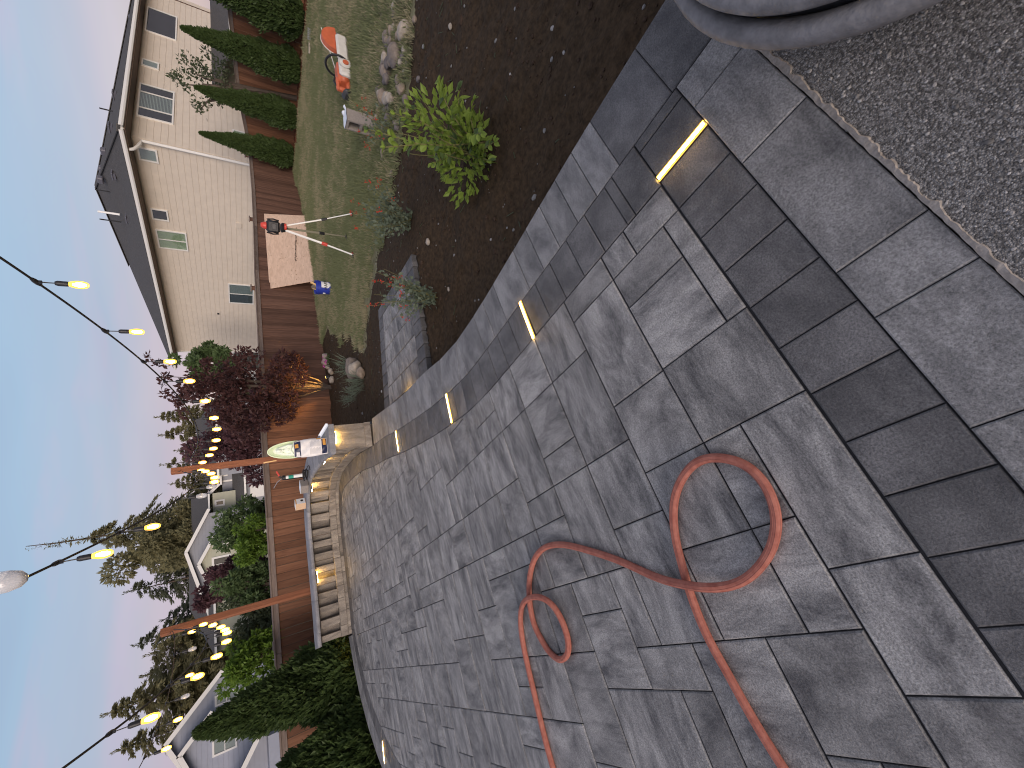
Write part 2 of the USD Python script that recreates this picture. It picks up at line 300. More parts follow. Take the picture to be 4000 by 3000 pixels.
part(GROUND, 'soil', sub(soilf), 'soil', True); part(GROUND, 'lawn_earth', sub(~soilf & ~isfar), 'lawn_earth', True); part(GROUND, 'far_ground', sub(isfar), 'far_ground', True)

# ------------------------------------------------------------------ patio
EDGE = Path2([(1.385, .0), (1.383, .6), (1.38, 1.2), (1.378, 1.8), (1.388, 2.25), (1.43, 2.55), (1.475, 2.8), (1.565, 3.22), (1.675, 3.66), (1.715, 3.82), (1.885, 4.42), (1.99, 4.87), (2.14, 5.4), (2.28, 6.1), (2.36, 6.7),
    (2.33, 7.02), (2.2, 7.26), (2.0, 7.40), (1.8, 7.49), (1.5, 7.56), (1.12, 7.61), (.64, 7.67), (.4, 7.72), (.1, 7.80), (-.25, 7.72), (-.62, 7.56), (-.98, 7.27), (-1.27, 6.88), (-1.55, 6.3), (-1.8, 5.4), (-1.95, 4.3), (-2.0, 3.0), (-2.0, 1.0)], 900)
S_END = EDGE.near((1.99, 4.87)); S_WALL_END = EDGE.near((.1, 7.80))
PATIO = thing('patio', kind='structure')
BW = .245
field_poly = Polygon(np.vstack([[(-2.2, .478), (1.135, .478)], EDGE.at(np.linspace(.5, EDGE.L-2.4, 300), BW+.002), [(-2.2, 4.0)]])).buffer(0)
YJ = np.interp(np.arange(-2, 60), [-2, -1.5, -1, 0, 1, 2, 3, 4, 5, 6, 7, 8, 9, 10, 11, 12, 13, 14, 15, 16, 17, 19, 21, 23, 26, 60],
               [.40, .478, .557, .706, .858, 1.005, 1.162, 1.310, 1.466, 1.615, 1.765, 1.912, 2.057, 2.208, 2.350, 2.495, 2.648, 2.792, 2.94, 3.085, 3.232, 3.525, 3.822, 4.115, 4.54, 9.5])
def yj(j): return float(np.interp(j, np.arange(-2, 60), YJ)) if j != -1.5 else .478
def xi(i): return .0565 + .1565*i
CELLS = [(-1.5, 3.03, -1, 6.03), (-1, 5, 1, 6.03), (-1, 3.03, 1, 5), (-1.5, 1, 1, 3.03), (-1.5, 6.03, 0, 7.2), (0, 6.03, 1, 7.2), (1, 6.03, 3, 7.2), (1, 3, 3, 6.03), (1, 1, 3, 3), (3, 5, 5, 7.3), (3, 2, 5, 5), (3, 0, 5, 2), (3, -3, 5, 0),
    (1, -1, 3, 1), (1, -3, 3, -1), (0, -1, 1, 1), (0, -3, 1, -1), (-1.5, -2, 0, 1), (-1.5, -4, 0, -2), (-1.5, -7, 0, -4), (0, -5, 2, -3), (0, -8, 1, -5), (1, -8, 2, -5), (2, -7, 4, -3), (4, -4, 6, -3), (6, -4, 8, -2), (6, -2, 8, -1), (5, -3, 6, -1),
    (4, -7, 5, -4), (5, -7, 8, -4), (8, -6, 10, -3), (8, -3, 10, -1), (10, -5, 12, -3), (10, -8, 13, -5), (12, -4, 14, -3), (5, 3, 7, 5), (5, 2, 7, 3), (5, -1, 7, 2), (7, 2, 9, 5), (7, 1, 9, 2), (7, -1, 9, 1), (5, 5, 7, 7.3), (7, 5, 9, 7.3), (9, 1, 11, 3), (8, -1, 9, -1)]
occ = set()
def cells_of(j0, i0, j1, i1): return [(j, i) for j in range(math.floor(j0), math.ceil(j1)) for i in range(math.floor(i0), math.ceil(i1-.05)) ]
PIECES = []
for c in CELLS:
    if c[1] < c[3]: PIECES.append(c); occ |= set(cells_of(*c))
rr = random.Random(21)
j = 0
while j < 52:
    for jj_ in (j,):
        i = -14
        while i < 17:
            if (j, i) in occ: i += 1; continue
            h = 2 if rr.random() < .8 else 1
            w = rr.choice([1, 2, 2, 3, 3]) if h == 2 else rr.choice([2, 2, 3])
            while h > 1 and any((j+1, i+k) in occ for k in range(1)): h = 1
            k = 0
            while k < w and all((j+q, i+k) not in occ for q in range(h)): k += 1
            w = max(k, 1)
            if (j+h-1, i) in occ: h = 1
            PIECES.append((j, i, j+h, i+w)); occ |= {(j+a, i+b) for a in range(h) for b in range(w)}
            i += w
    j += 1
G2 = .0033
polys = []
for (j0, i0, j1, i1) in PIECES:
    a = sbox(xi(i0)+G2*.7, yj(j0)+G2, xi(i1)-G2*.7, yj(j1)-G2).intersection(field_poly)
    if a.is_empty or a.geom_type != 'Polygon' or a.area < .0012: continue
    a = a.simplify(.004); co = np.array(a.exterior.coords)[:-1]
    polys.append((a.area/(np.hypot(*co.mean(0))**2+.5), co))
polys.sort(key=lambda t: -t[0])
rest = MB()
for k, (_, co) in enumerate(polys):
    top = rr.uniform(-.0012, .0012); tl = (rr.uniform(-.004, .004), rr.uniform(-.004, .004))
    w, h = np.ptp(co, axis=0)
    if k < 300: part(PATIO, 'paver', slab(co, top, .06, .0045, tl), rr.choice(['paver_x', 'paver_x', 'paver_z', 'paver_y']))
    else: slab(co, top, .06, .0045, tl, rest)
if rest.n: part(PATIO, 'small_far_paver', rest, 'paver_x', kind='stuff')
part(PATIO, 'bedding', bx((-.5, 4.05, -.062), (5.4, 8.2, .1)), 'joint_sand') if False else None
bed = Polygon(np.vstack([[(-2.3, .03), (1.66, .03)], EDGE.at(np.linspace(.3, EDGE.L, 300), -.27)])).buffer(0)
part(PATIO, 'joint_sand', trimesh.creation.extrude_polygon(bed, .08, engine='earcut').apply_translation([0, 0, -.0885]), 'joint_sand')
# soldier course: the row by the concrete, then the long curved row
def border(co, name='border_paver', m='border_dark', top=None): part(PATIO, name, slab(co, rr.uniform(-.001, .001) if top is None else top, .06, .004, (rr.uniform(-.004, .004), rr.uniform(-.004, .004))), m)
bxs = [1.383, 1.332, 1.181, None, 1.150, 1.0, .84, .678, .52, .358, .196, .04, -.116, -.272, -.43, -.585, -.74, -.9, -1.05, -1.2, -1.36]
for a, b in zip(bxs[:-1], bxs[1:]):
    if a is None or b is None: continue
    border([(b+.002, .246), (a-.002, .246), (a-.002, .472), (b+.002, .472)])
LIGHTS_S = [EDGE.near((1.383, 1.452)), EDGE.near((1.445, 2.638)), EDGE.near((1.752, 3.94)), EDGE.near((-1.27, 6.88))]
sj = [EDGE.near((1.385, .478))] + [EDGE.near((1.38, v)) for v in (.622, .672, .824, .98, 1.137, 1.29)]
t = sj[-1]
while t < EDGE.L - 2.6:
    t += .150; near_l = [l for l in LIGHTS_S if abs(l-t) < .085]
    if near_l:
        sj += [near_l[0]-.014, None, near_l[0]+.014]; t = near_l[0]+.014
    else: sj.append(t)
def band(a, b, o0, o1, ra=0.002):
    q = [EDGE.at([a+ra], o0)[0], EDGE.at([b-ra], o0)[0], EDGE.at([b-ra], o1)[0], EDGE.at([a+ra], o1)[0]]; return q
for a, b in zip(sj[:-1], sj[1:]):
    if a is not None and b is not None and b-a > .03: border(band(a, b, .002, BW-.002))
# outer coping: along the concrete, the corner, then along the bed up to the wall, and again past the wall
cx = [1.383, 1.247, .932, .452, .294, -.03, -.35, -.82, -1.4]
for a, b in zip(cx[:-1], cx[1:]): border([(b+.0015, .026), (a-.0015, .026), (a-.0015, .241), (b+.0015, .241)], 'coping_slab', 'coping_light', rr.uniform(.001, .004))
OUT = Path2([(1.70, 0), (1.70, .8), (1.685, 1.3), (1.672, 1.8), (1.685, 2.25), (1.75, 2.62), (1.82, 2.87), (1.9, 3.25), (1.97, 3.6), (2.12, 4.14), (2.29, 4.74)], 300)
cj = [.026, .262, .567, .722, .872, 1.032, 1.187, 1.342, 1.625, 1.792, 1.94, 2.243, 2.375, 2.70, 2.96, 3.25, 3.55, 3.86, 4.17, 4.50, 4.80]
for a, b in zip(cj[:-1], cj[1:]):
    sa_, sb_ = EDGE.near((1.385, a)) if a < 2.3 else EDGE.s[np.argmin(np.abs(EDGE.p[:2400, 1]-a))], EDGE.near((1.385, b)) if b < 2.3 else EDGE.s[np.argmin(np.abs(EDGE.p[:2400, 1]-b))]
    oa, ob = OUT.near((1.7, a)) if a < 2.3 else OUT.s[np.argmin(np.abs(OUT.p[:, 1]-a+.12))], OUT.near((1.7, b)) if b < 2.3 else OUT.s[np.argmin(np.abs(OUT.p[:, 1]-b+.12))]
    q = [OUT.at([oa+.0015])[0], OUT.at([ob-.0015])[0], EDGE.at([sb_-.0015], -.002)[0], EDGE.at([sa_+.0015], -.002)[0]]
    part(PATIO, 'coping_slab', slab(q, rr.uniform(-.001, .001), .06, .004), 'border_dark' if a < .1 or .25 < a < .5 else 'coping_light')
t = S_WALL_END + .02
while t < EDGE.L - 2.6:
    part(PATIO, 'coping_slab', slab(band(t, t+.36, -.30, -.002), .002, .06, .005), 'coping_light'); t += .36
# riser of wall blocks under the raised edge
plain('riser', (.16, .15, .14), .9, .2, var=.3, scale=30)
part(PATIO, 'riser', EDGE.sweep(EDGE.near((1.385, .3)), S_END-.05, [(-.285, -.5), (-.285, -.061), (-.20, -.061), (-.20, -.5)]), 'riser')
part(PATIO, 'riser', EDGE.sweep(S_WALL_END+.02, EDGE.L-.3, [(-.28, -.5), (-.28, -.061), (-.20, -.061), (-.20, -.5)]), 'riser')

# lower path beyond the patio edge
WALK = thing('walkway', kind='structure')
wz = -.15
A_, B_, C_, D_ = np.array([1.86, 3.19]), np.array([3.20, 2.81]), np.array([3.49, 4.05]), np.array([2.20, 4.66])
def wq(s_, t_): return (1-t_)*((1-s_)*A_+s_*B_) + t_*((1-s_)*D_+s_*C_)
def wpiece(s0, s1, t0, t1, m, nm='paver'):
    g = .003; part(WALK, nm, slab([wq(s0+g, t0+g), wq(s1-g, t0+g), wq(s1-g, t1-g), wq(s0+g, t1-g)], wz+rr.uniform(-.001, .001), .06, .004), m)
for k in range(10):
    wpiece(k*.1, k*.1+.1, 0, .145, 'border_dark', 'border_paver'); wpiece(k*.1, k*.1+.1, .86, 1, 'border_dark', 'border_paver')
for k in range(6): wpiece(.90, 1.0, .145+k*.119, .145+(k+1)*.119, 'border_dark', 'border_paver')
for k in range(9): wpiece(.0, .10, .145+k*.0794, .145+(k+1)*.0794, 'border_dark', 'border_paver')
s0 = .10
for w in (.16, .17, .16, .15, .16):
    cuts = rr.choice([[.145, .24, .50, .72, .86], [.145, .40, .52, .76, .86], [.145, .34, .62, .86], [.145, .22, .46, .58, .86]])
    for a, b in zip(cuts[:-1], cuts[1:]): wpiece(s0, s0+w, a, b, 'paver_x')
    s0 += w
part(WALK, 'bed_block', MB().tm(trimesh.creation.extrude_polygon(Polygon([wq(.01, .01), wq(.99, .01), wq(.99, .99), wq(.01, .99)]), .26, engine='earcut').apply_translation([0, 0, wz-.27])), 'joint_sand')

# exposed aggregate concrete under the camera
look('aggregate', {'g': ('geometry', {}), 'v': ('voronoi_texture', {'scale': 215.0}), 'v2': ('voronoi_texture', {'scale': 62.0}), 'r': ('rgb_ramp', {'interpolate': True, 'ramp': [(0, (.125, .118, .110)), (.4, (.23, .218, .204)), (.7, (.36, .345, .325)), (1, (.52, .505, .485))]}),
    's': ('separate_color', {}), 's2': ('separate_color', {}), 'h': ('map_range', {'from_min': 0, 'from_max': .55, 'to_min': 1, 'to_max': 0, 'clamp': True}), 'b': ('bump', {'strength': .9, 'distance': .006}),
    'dk': ('map_range', {'from_min': .25, 'from_max': .6, 'to_min': 1, 'to_max': .5, 'clamp': True}), 'cf': ('combine_xyz', {}), 'mul': ('mix_color', {'blend_type': 'multiply', 'fac': 1.0}), 'p': ('principled_bsdf', {'roughness': .8, 'specular_ior_level': .3})},
    [('g.position', 'v.vector'), ('v.color', 's.color'), ('s.r', 'r.fac'), ('v.distance', 'h.value'), ('h.result', 'b.height'), ('v.distance', 'dk.value'), ('dk.result', 'cf.x'), ('dk.result', 'cf.y'), ('dk.result', 'cf.z'), ('r.color', 'mul.a'), ('cf.vector', 'mul.b'), ('mul.result', 'p.base_color'), ('b.normal', 'p.normal')])
plain('mortar', (.30, .27, .24), .95, .1, var=.35, scale=70, bump=.004, bscale=90)
SLABC = thing('concrete_slab', kind='structure')
part(SLABC, 'slab', MB().box((.2, -3.0, -.063), (9.0, 6.03, .13)), 'aggregate')
ed = np.arange(-1.6, 2.3, .006); up = meshkit.fbm(np.c_[ed*46, ed*0, ed*0], 3, 4); lo = meshkit.fbm(np.c_[ed*40, ed*0+5, ed*0], 4, 6)
v = np.vstack([np.c_[ed, .0262+ed*0, ed*0-.04], np.c_[ed, .0262-.006*up, .002+.005*up], np.c_[ed, .019-.020*lo, .005+.005*up], np.c_[ed, .016-.028*lo, ed*0-.004]]); n_ = len(ed); k = np.arange(n_-1)
part(SLABC, 'mortar_edge', MB().add(v, np.vstack([np.stack([r*n_+k, r*n_+k+1, (r+1)*n_+k+1, (r+1)*n_+k], 1) for r in range(3)])), 'mortar')
def instancer(name, meshes, mats, pos, scale, yaw, idx, tilt=None, kind='stuff', parent='/World', label=None, cat=None):
    path = numbered(parent, name); pi = UsdGeom.PointInstancer.Define(stage, path); rel = pi.CreatePrototypesRel(); UsdGeom.Scope.Define(stage, path+'/kinds')
    for k, (m, mt) in enumerate(zip(meshes, mats)):
        usdkit.mesh(stage, f'{path}/kinds/kind_{k}', m.build() if isinstance(m, MB) else m, MAT[mt]); rel.AddTarget(f'{path}/kinds/kind_{k}')
    n = len(pos); h = np.asarray(yaw)/2; q = np.stack([np.cos(h), 0*h, 0*h, np.sin(h)], 1)
    if tilt is not None:
        a = tilt/2; qx = np.stack([np.cos(a), np.sin(a), 0*a, 0*a], 1)
        w1, z1 = q[:, 0], q[:, 3]; w2, x2 = qx[:, 0], qx[:, 1]; q = np.stack([w1*w2, w1*x2, z1*x2, z1*w2], 1)
    pi.CreatePositionsAttr(Vt.Vec3fArray.FromNumpy(np.asarray(pos, np.float32))); pi.CreateProtoIndicesAttr(Vt.IntArray.FromNumpy(np.asarray(idx, np.int32)))
    sc = np.asarray(scale, np.float32); sc = np.repeat(sc[:, None], 3, 1) if sc.ndim == 1 else sc
    pi.CreateScalesAttr(Vt.Vec3fArray.FromNumpy(sc)); pi.CreateOrientationsAttr(Vt.QuathArray([Gf.Quath(float(a), float(b), float(c), float(d)) for a, b, c, d in q]))
    return say(pi.GetPrim(), label, cat, kind=kind)
def pebble(seed): return MB().ball((0, 0, 0), (1, .8, .55), 1, amp=.35, seed=seed)
for nm, c in (('peb_a', (.34, .325, .305)), ('peb_b', (.21, .20, .187)), ('peb_c', (.11, .104, .098)), ('peb_d', (.46, .445, .425))): plain(nm, c, .6, .35, var=.25, scale=120)
n = 22000; px = np.c_[RNG.uniform(-1.0, 1.9, n), RNG.uniform(-1.05, .021, n)]
instancer('loose_pebble_surface', [pebble(1), pebble(2), pebble(3), pebble(4)], ['peb_a', 'peb_b', 'peb_c', 'peb_d'], np.c_[px, RNG.uniform(.0005, .0025, n)], np.exp(RNG.normal(math.log(.0024), .36, n)), RNG.uniform(0, 6.28, n), RNG.choice(4, n, p=[.28, .35, .27, .10]), kind='stuff', parent='/World/concrete_slab')
# stones and crumbs lying in the dark soil
n = 3800; q = np.c_[RNG.uniform(1.72, 6.2, n), RNG.uniform(-.4, 8.8, n)]; q = q[(soil_amount(q[:, 0], q[:, 1]) > .4) & ~contains_xy(inside, q[:, 0], q[:, 1])]; n = len(q)
from scipy.interpolate import RegularGridInterpolator
GI = RegularGridInterpolator((xs, ys), GZ)
gz = lambda x, y: GI(np.c_[np.ravel(x), np.ravel(y)])
plain('crumb', (.06, .04, .028), .95, .1, var=.4, scale=60)
instancer('soil_stones', [pebble(5), pebble(6), pebble(7)], ['crumb', 'peb_b', 'peb_a'], np.c_[q, gz(q[:, 0], q[:, 1])+.003], np.exp(RNG.normal(math.log(.0075), .5, n)), RNG.uniform(0, 6.28, n), RNG.choice(3, n, p=[.88, .10, .02]), label='small stones and clods scattered over the dark bare soil', cat='pebbles')

# ------------------------------------------------------------------ seat wall
WALL = thing('seat_wall', 'curved tan stone seat wall with grey cap at the far edge of the patio', 'seat wall')
WL = S_WALL_END - S_END
def wp(a, b, n0, n1, z0, z1, name, m='wall_stone', r=.009):
    o0, o1 = -n0, -n1
    part(WALL, name, EDGE.sweep(a+.0025, b-.0025, [(o1, z0), (o1, z1), (o0+(-r), z1), (o0, z1-r), (o0, z0)], .05), m)
t = S_END + .01; k = 0
while t < S_WALL_END - .03:
    w = min(rr.uniform(.17, .24), S_WALL_END - t); wp(t, t+w, -.002+rr.uniform(-.003, .003), .28, .05, .15, 'ledge_block'); t += w
t = S_END + .01
while t < S_WALL_END - .03:
    w = min(rr.uniform(.22, .32), S_WALL_END - t); wp(t, t+w, .006+rr.uniform(-.003, .003), .28, -.06, .048, 'base_block'); t += w
t = S_END + .08; k = 0
while t < S_WALL_END - .02:
    w = min(rr.uniform(.08, .115), S_WALL_END - t); rec = .020+rr.uniform(0, .006) if k % 2 == 0 else .022+rr.choice([.07, .095, .06, .085])
    wp(t, t+w, rec, .28, .151, .43, 'upright_block', r=.008); t += w; k += 1
e0 = EDGE.at([S_END-.004], -.005)[0]; e1 = EDGE.at([S_END-.004], -.30)[0]; e2 = EDGE.at([S_END+.075], -.30)[0]; e3 = EDGE.at([S_END+.075], -.02)[0]
part(WALL, 'end_block', MB().tm(trimesh.creation.extrude_polygon(Polygon([e0, e1, e2, e3]), .355, engine='earcut').apply_translation([0, 0, .075])), 'wall_stone')
part(WALL, 'base_block', MB().tm(trimesh.creation.extrude_polygon(Polygon(inset([e0, e1, e2, e3], -.006)), .073, engine='earcut').apply_translation([0, 0, 0])), 'wall_stone')
t = S_END - .06
while t < S_WALL_END + .02:
    w = min(rr.uniform(.42, .5), S_WALL_END + .03 - t)
    c = [(-.31, .432), (-.31, .487), (-.30, .494), (.02, .494), (.04, .485), (.052, .467), (.048, .445), (.03, .432)]
    part(WALL, 'cap_stone', EDGE.sweep(t+.0015, t+w-.0015, c, .05), 'cap_stone', 40); t += w

# ------------------------------------------------------------------ fences: every board its own piece
FK, FC, FL, FR = np.array([5.2, 9.3]), np.array([17.6, 11.7]), np.array([-7.0, 10.5]), np.array([16.9, 2.0])
def fence(A, B, topf, botf, label, m_board, posts, bw=.14, seed=1):
    r = random.Random(seed); A = np.asarray(A); B = np.asarray(B); L = np.linalg.norm(B-A); u = (B-A)/L; nrm = np.array([-u[1], u[0]])
    if nrm @ (np.array([3, 3])-A) < 0: nrm = -nrm
    t = thing('wooden_fence', label, 'fence', (0, 0, 0)); yaw = math.atan2(u[1], u[0]); R = rotz(yaw)
    P = lambda s_, o, z: np.array([*(A+u*s_+nrm*o), z])
    s_ = 0.0
    while s_ < L-.02:
        w = min(bw*r.uniform(.93, 1.05), L-s_); c = s_+w/2; z0 = botf(c)-.03+r.uniform(-.02, .02); z1 = topf(c)-.07
        part(t, 'board', bx(P(c, r.uniform(-.004, .004), (z0+z1)/2), (w-.006, .018, z1-z0), R, .003), m_board); s_ += w
    k = list(np.arange(0, L, 2.42)) + [L]
    for a, b in zip(k[:-1], k[1:]):
        part(t, 'top_rail', MB().bar(P(a+.002, .012, topf(a)-.045), P(b-.002, .012, topf(b)-.045), .05, .09), 'rail_grey')
        part(t, 'cap_rail', MB().bar(P(a+.002, .005, topf(a)+.011), P(b-.002, .005, topf(b)+.011), .12, .022), 'rail_grey')
    for p_, hh in posts:
        z1 = topf(p_)+hh; part(t, 'post', bx(P(p_, -.06, (z1+botf(p_)-.2)/2), (.09, .09, z1-botf(p_)+.2), R), m_board); part(t, 'post_cap', MB().box(P(p_, -.06, z1+.018), (.15, .15, .035), R, .008), 'rail_grey')
    return t
top_L = lambda s_: .955 - .002*s_
LK = np.linalg.norm(FK-FL); KC = np.linalg.norm(FC-FK)
top_C = lambda s_: float(np.interp(s_, [0, 1.8, 4.0, 4.2, 8.8, 12.6], [.90, .86, .77, .80, .63, .58]))
def cr_top():
    q = [(700+470*.5877, 1040*.5877), (700+410*.5877, 750*.5877), (700+370*.5877, 500*.5877), (700+345*.5877, 300*.5877), (700+325*.5877, 60*.5877)]; o = [on_plane(x, y, FC, FR) for x, y in q]
    return [np.linalg.norm(p[:2]-FC) for p in o], [p[2] for p in o]
_cs, _cz = cr_top(); top_R = lambda s_: float(np.interp(s_, _cs, _cz))
gat = lambda A, B: (lambda s_: float(ground_z(*(A+(B-A)/np.linalg.norm(B-A)*s_))))
fence(FL, FK, top_L, gat(FL, FK), 'reddish brown board fence behind the seat wall and the maple', 'fence_orange', [(2.6, .0), (7.4, .0)], seed=2)
pst = [(float(np.linalg.norm(on_plane(x, y, FK, FC)[:2]-FK)), .10) for x, y in ((975, 1117), (966, 847))]
fence(FK, FC, top_C, gat(FK, FC), 'brown board fence below the cream house with plywood leaning on it', 'fence_brown', pst+[(KC-.05, .12)], seed=3)
fence(FC, FR, top_R, gat(FC, FR), 'orange brown fence behind the row of dark green evergreens', 'fence_orange', [], seed=4)

# ------------------------------------------------------------------ houses
def siding_look(name, col, h=.0, along='z'):
    plain(name, col, .6, .3, var=.06, scale=3)
siding_look('siding_cream', (.58, .515, .43)); siding_look('siding_pale', (.40, .40, .31)); siding_look('siding_grey', (.25, .26, .29)); siding_look('siding_bluegrey', (.30, .32, .38)); siding_look('siding_red', (.35, .08, .05))
plain('trim_white', (.68, .67, .64), .5, .3); plain('trim_brown', (.10, .06, .045), .6); plain('soffit', (.17, .125, .10), .8, .2, var=.1)
plain('shingle', (.086, .083, .081), .95, .15, var=.4, scale=14, bump=.01, bscale=40); plain('vent_metal', (.10, .10, .12), .5, .4); plain('pipe_black', (.02, .02, .022), .5); plain('pvc_white', (.8, .8, .78), .4)
look('glass', {'t': ('transparent_bsdf', {'color': (.82, .86, .86)}), 'g': ('glossy_bsdf', {'color': (.9, .92, .95), 'roughness': .02}), 'f': ('fresnel', {'IOR': 1.0001}), 'm': ('mix_closure', {'fac': .06})}, [('t.BSDF', 'm.closure1'), ('g.BSDF', 'm.closure2')], 'm.closure')
plain('room_dark', (.05, .052, .058), .9); plain('blind_pale', (.42, .45, .43), .8); plain('blind_green', (.46, .52, .34), .8); plain('room_grey', (.12, .13, .14), .9)
class Face:
    """A vertical wall: s along it (to the right when seen from outside is -s or +s by choice of u), z up, o outwards."""
    def __init__(f, O, u, out): f.O, f.u, f.n = np.asarray(O, float), np.asarray(u, float), np.asarray(out, float); f.R = np.stack([np.r_[f.u, 0], np.r_[f.n, 0], [0, 0, 1]], 1)
    def p(f, s, z, o=0): return np.array([*(f.O+f.u*s+f.n*o), z])
    def px(f, x, y): q = on_plane(x, y, f.O, f.O+f.u); return (q[:2]-f.O) @ f.u, q[2]
    def box(f, s0, s1, z0, z1, o0, o1, bev=0): return bx(f.p((s0+s1)/2, (z0+z1)/2, (o0+o1)/2), (abs(s1-s0), abs(o1-o0), abs(z1-z0)), f.R, bev)
def window(t, f, s0, s1, z0, z1, cols=1, rows=1, back='room_dark', fw=.055, blinds=None):
    s0, s1 = sorted((s0, s1)); z0, z1 = sorted((z0, z1)); w = part(t, 'window', MB().add(*f.box(s0-fw, s1+fw, z1, z1+fw, -.02, .062).build()).add(*f.box(s0-fw, s1+fw, z0-fw, z0, -.02, .068).build()).add(*f.box(s0-fw, s0, z0, z1, -.02, .062).build()).add(*f.box(s1, s1+fw, z0, z1, -.02, .062).build()), 'trim_white')
    part(w, 'room', f.box(s0, s1, z0, z1, .020, .024), back)
    if blinds:
        for a, b in blinds:
            m = MB(); zz = z0+.01
            while zz < z1-.03: m.add(*f.box(s0+(s1-s0)*a+.01, s0+(s1-s0)*b-.01, zz, zz+.03, .026, .029).build()); zz += .045
            part(w, 'blind', m, back if back.startswith('blind') else 'blind_pale')
    part(w, 'pane', f.box(s0, s1, z0, z1, .036, .040), 'glass')
    for k in range(1, cols): c = s0+(s1-s0)*k/cols; part(w, 'mullion', f.box(c-.022, c+.022, z0, z1, .031, .054), 'trim_white')
    for k in range(1, rows): c = z0+(z1-z0)*k/rows; part(w, 'mullion', f.box(s0, s1, c-.022, c+.022, .0305, .0545), 'trim_white')
    return w
def laps(t, f, s0, s1, z0, z1, m, h=.22, top=None):
    z = z0
    while z < z1-.01:
        b = min(z+h, z1); a0, a1 = (s0, s1) if top is None else top((z+b)/2, s0, s1)
        if a1-a0 > .05:
            v = np.array([f.p(a0, z, .0), f.p(a1, z, .0), f.p(a1, z, .0185), f.p(a0, z, .0185), f.p(a0, b, 0), f.p(a1, b, 0), f.p(a1, b, .004), f.p(a0, b, .004)])
            part(t, 'siding_board', MB().add(v, [[0, 1, 2, 3], [3, 2, 6, 7], [4, 7, 6, 5], [0, 3, 7, 4], [1, 5, 6, 2], [0, 4, 5, 1]]), m)
        z = b
def roof_slab(t, pts, th=.06, m='shingle', name='roof'):
    p = np.asarray(pts, float); n = np.cross(p[1]-p[0], p[2]-p[0]); n /= np.linalg.norm(n)
    if n[2] < 0: n = -n
    q = p - n*th; k = len(p); f = [[0, i, i+1] for i in range(1, k-1)] + [[k, k+i+1, k+i] for i in range(1, k-1)]
    for i in range(k): j = (i+1) % k; f += [[i, k+i, k+j], [i, k+j, j]]
    return part(t, name, MB().add(np.vstack([p, q]), f), m)
HX, HY = 19.0, 13.04
H = thing('house', 'large two storey cream house with grey hip roof beyond the fence', 'house')
fw_ = Face((HX, HY), (0, 1), (-1, 0)); fs_ = Face((HX, HY), (1, 0), (0, -1)); ZS = 4.30
part(H, 'wall', MB().box((HX+6.3, HY+7.1, 1.4), (12.56, 14.16, 5.7)), 'siding_cream')
laps(H, fw_, 0, 14.2, -1.4, ZS, 'siding_cream'); laps(H, fs_, 0, 12.1, -1.4, ZS, 'siding_cream')
part(H, 'corner_board', fw_.box(14.12, 14.24, -1.4, ZS, -.05, .03), 'trim_white'); part(H, 'corner_board', fs_.box(12.05, 12.12, -1.4, ZS, 0, .03), 'trim_brown')
ov = .75
part(H, 'soffit', MB().box((HX+6.3, HY+7.1, ZS+.02), (12.6+2*ov, 14.2+2*ov, .04)), 'soffit')
def gutter(a, b, off):
    prof = np.array([[0, 0], [.11, 0], [.13, .05], [.12, .13], [.105, .13], [.1, .02], [0, .02]]); a = np.asarray(a, float); b = np.asarray(b, float); d = np.asarray([*off, 0.0])
    V = np.vstack([[a+d*o+[0, 0, z] for o, z in prof], [b+d*o+[0, 0, z] for o, z in prof]]); m = len(prof); return MB().add(V, [[i, (i+1) % m, m+(i+1) % m, m+i] for i in range(m)])
e = ov-.02
part(H, 'fascia', MB().box((HX-e, HY+7.1, ZS+.10), (.03, 14.2+2*e, .20)).box((HX+6.3, HY-e, ZS+.10), (12.6+2*e-.07, .03, .20)), 'trim_white')
part(H, 'gutter', gutter((HX-ov, HY-ov, ZS+.04), (HX-ov, HY+14.2+ov, ZS+.04), (-1, 0)), 'trim_white'); part(H, 'gutter', gutter((HX-ov, HY-ov, ZS+.04), (HX+12.6+ov, HY-ov, ZS+.04), (0, -1)), 'trim_white')
zr = ZS+.20; c0 = np.array([HX-ov-.04, HY-ov-.04, zr]); c1 = np.array([HX-ov-.04, HY+14.2+ov, zr]); c2 = np.array([HX+12.6+ov, HY-ov-.04, zr]); c3 = np.array([HX+12.6+ov, HY+14.2+ov, zr]); pk = np.array([24.55, 20.2, 7.0]); pf = np.array([24.55, 25.8, 6.55])
for q in ((c0, pk, pf, c1), (c0, c2, pk), (c2, c3, pf, pk), (c3, c1, pf)): roof_slab(H, q)
part(H, 'hip_cap', MB().bar(c0+[.05, .05, .02], pk+[0, 0, .02], .26, .03), 'shingle'); part(H, 'ridge_cap', MB().bar(pk+[0, 0, .02], pf+[0, 0, .02], .26, .03), 'shingle'); part(H, 'hip_cap', MB().bar(c2+[0, 0, .02], pk+[0, 0, .02], .26, .03), 'shingle')
dn = [fw_.p(.05, ZS+.02, ov-.02), fw_.p(.05, ZS-.08, ov-.06), fw_.p(.04, ZS-.32, .09), fw_.p(.04, -1.1, .09)]
part(H, 'downspout', MB().tube(spline(np.array(dn)[:3], 8).tolist()+[dn[3]], .055, 8), 'trim_white')
window(H, fw_, .40, .86, 3.64, 4.13, back='blind_pale', blinds=[(0, 1)]); window(H, fw_, 3.29, 3.78, 3.62, 4.10)
window(H, fw_, 4.45, 5.47, 3.06, 4.07, 2, 1, 'blind_green', blinds=[(0, .5)]); window(H, fw_, 7.65, 9.15, .30, 1.40, 2, 1, 'room_grey', blinds=[(0, .5)])
wb = window(H, fs_, 1.38, 3.6, 3.12, 4.15, 1, 1, 'room_dark', blinds=[(.28, .74)])
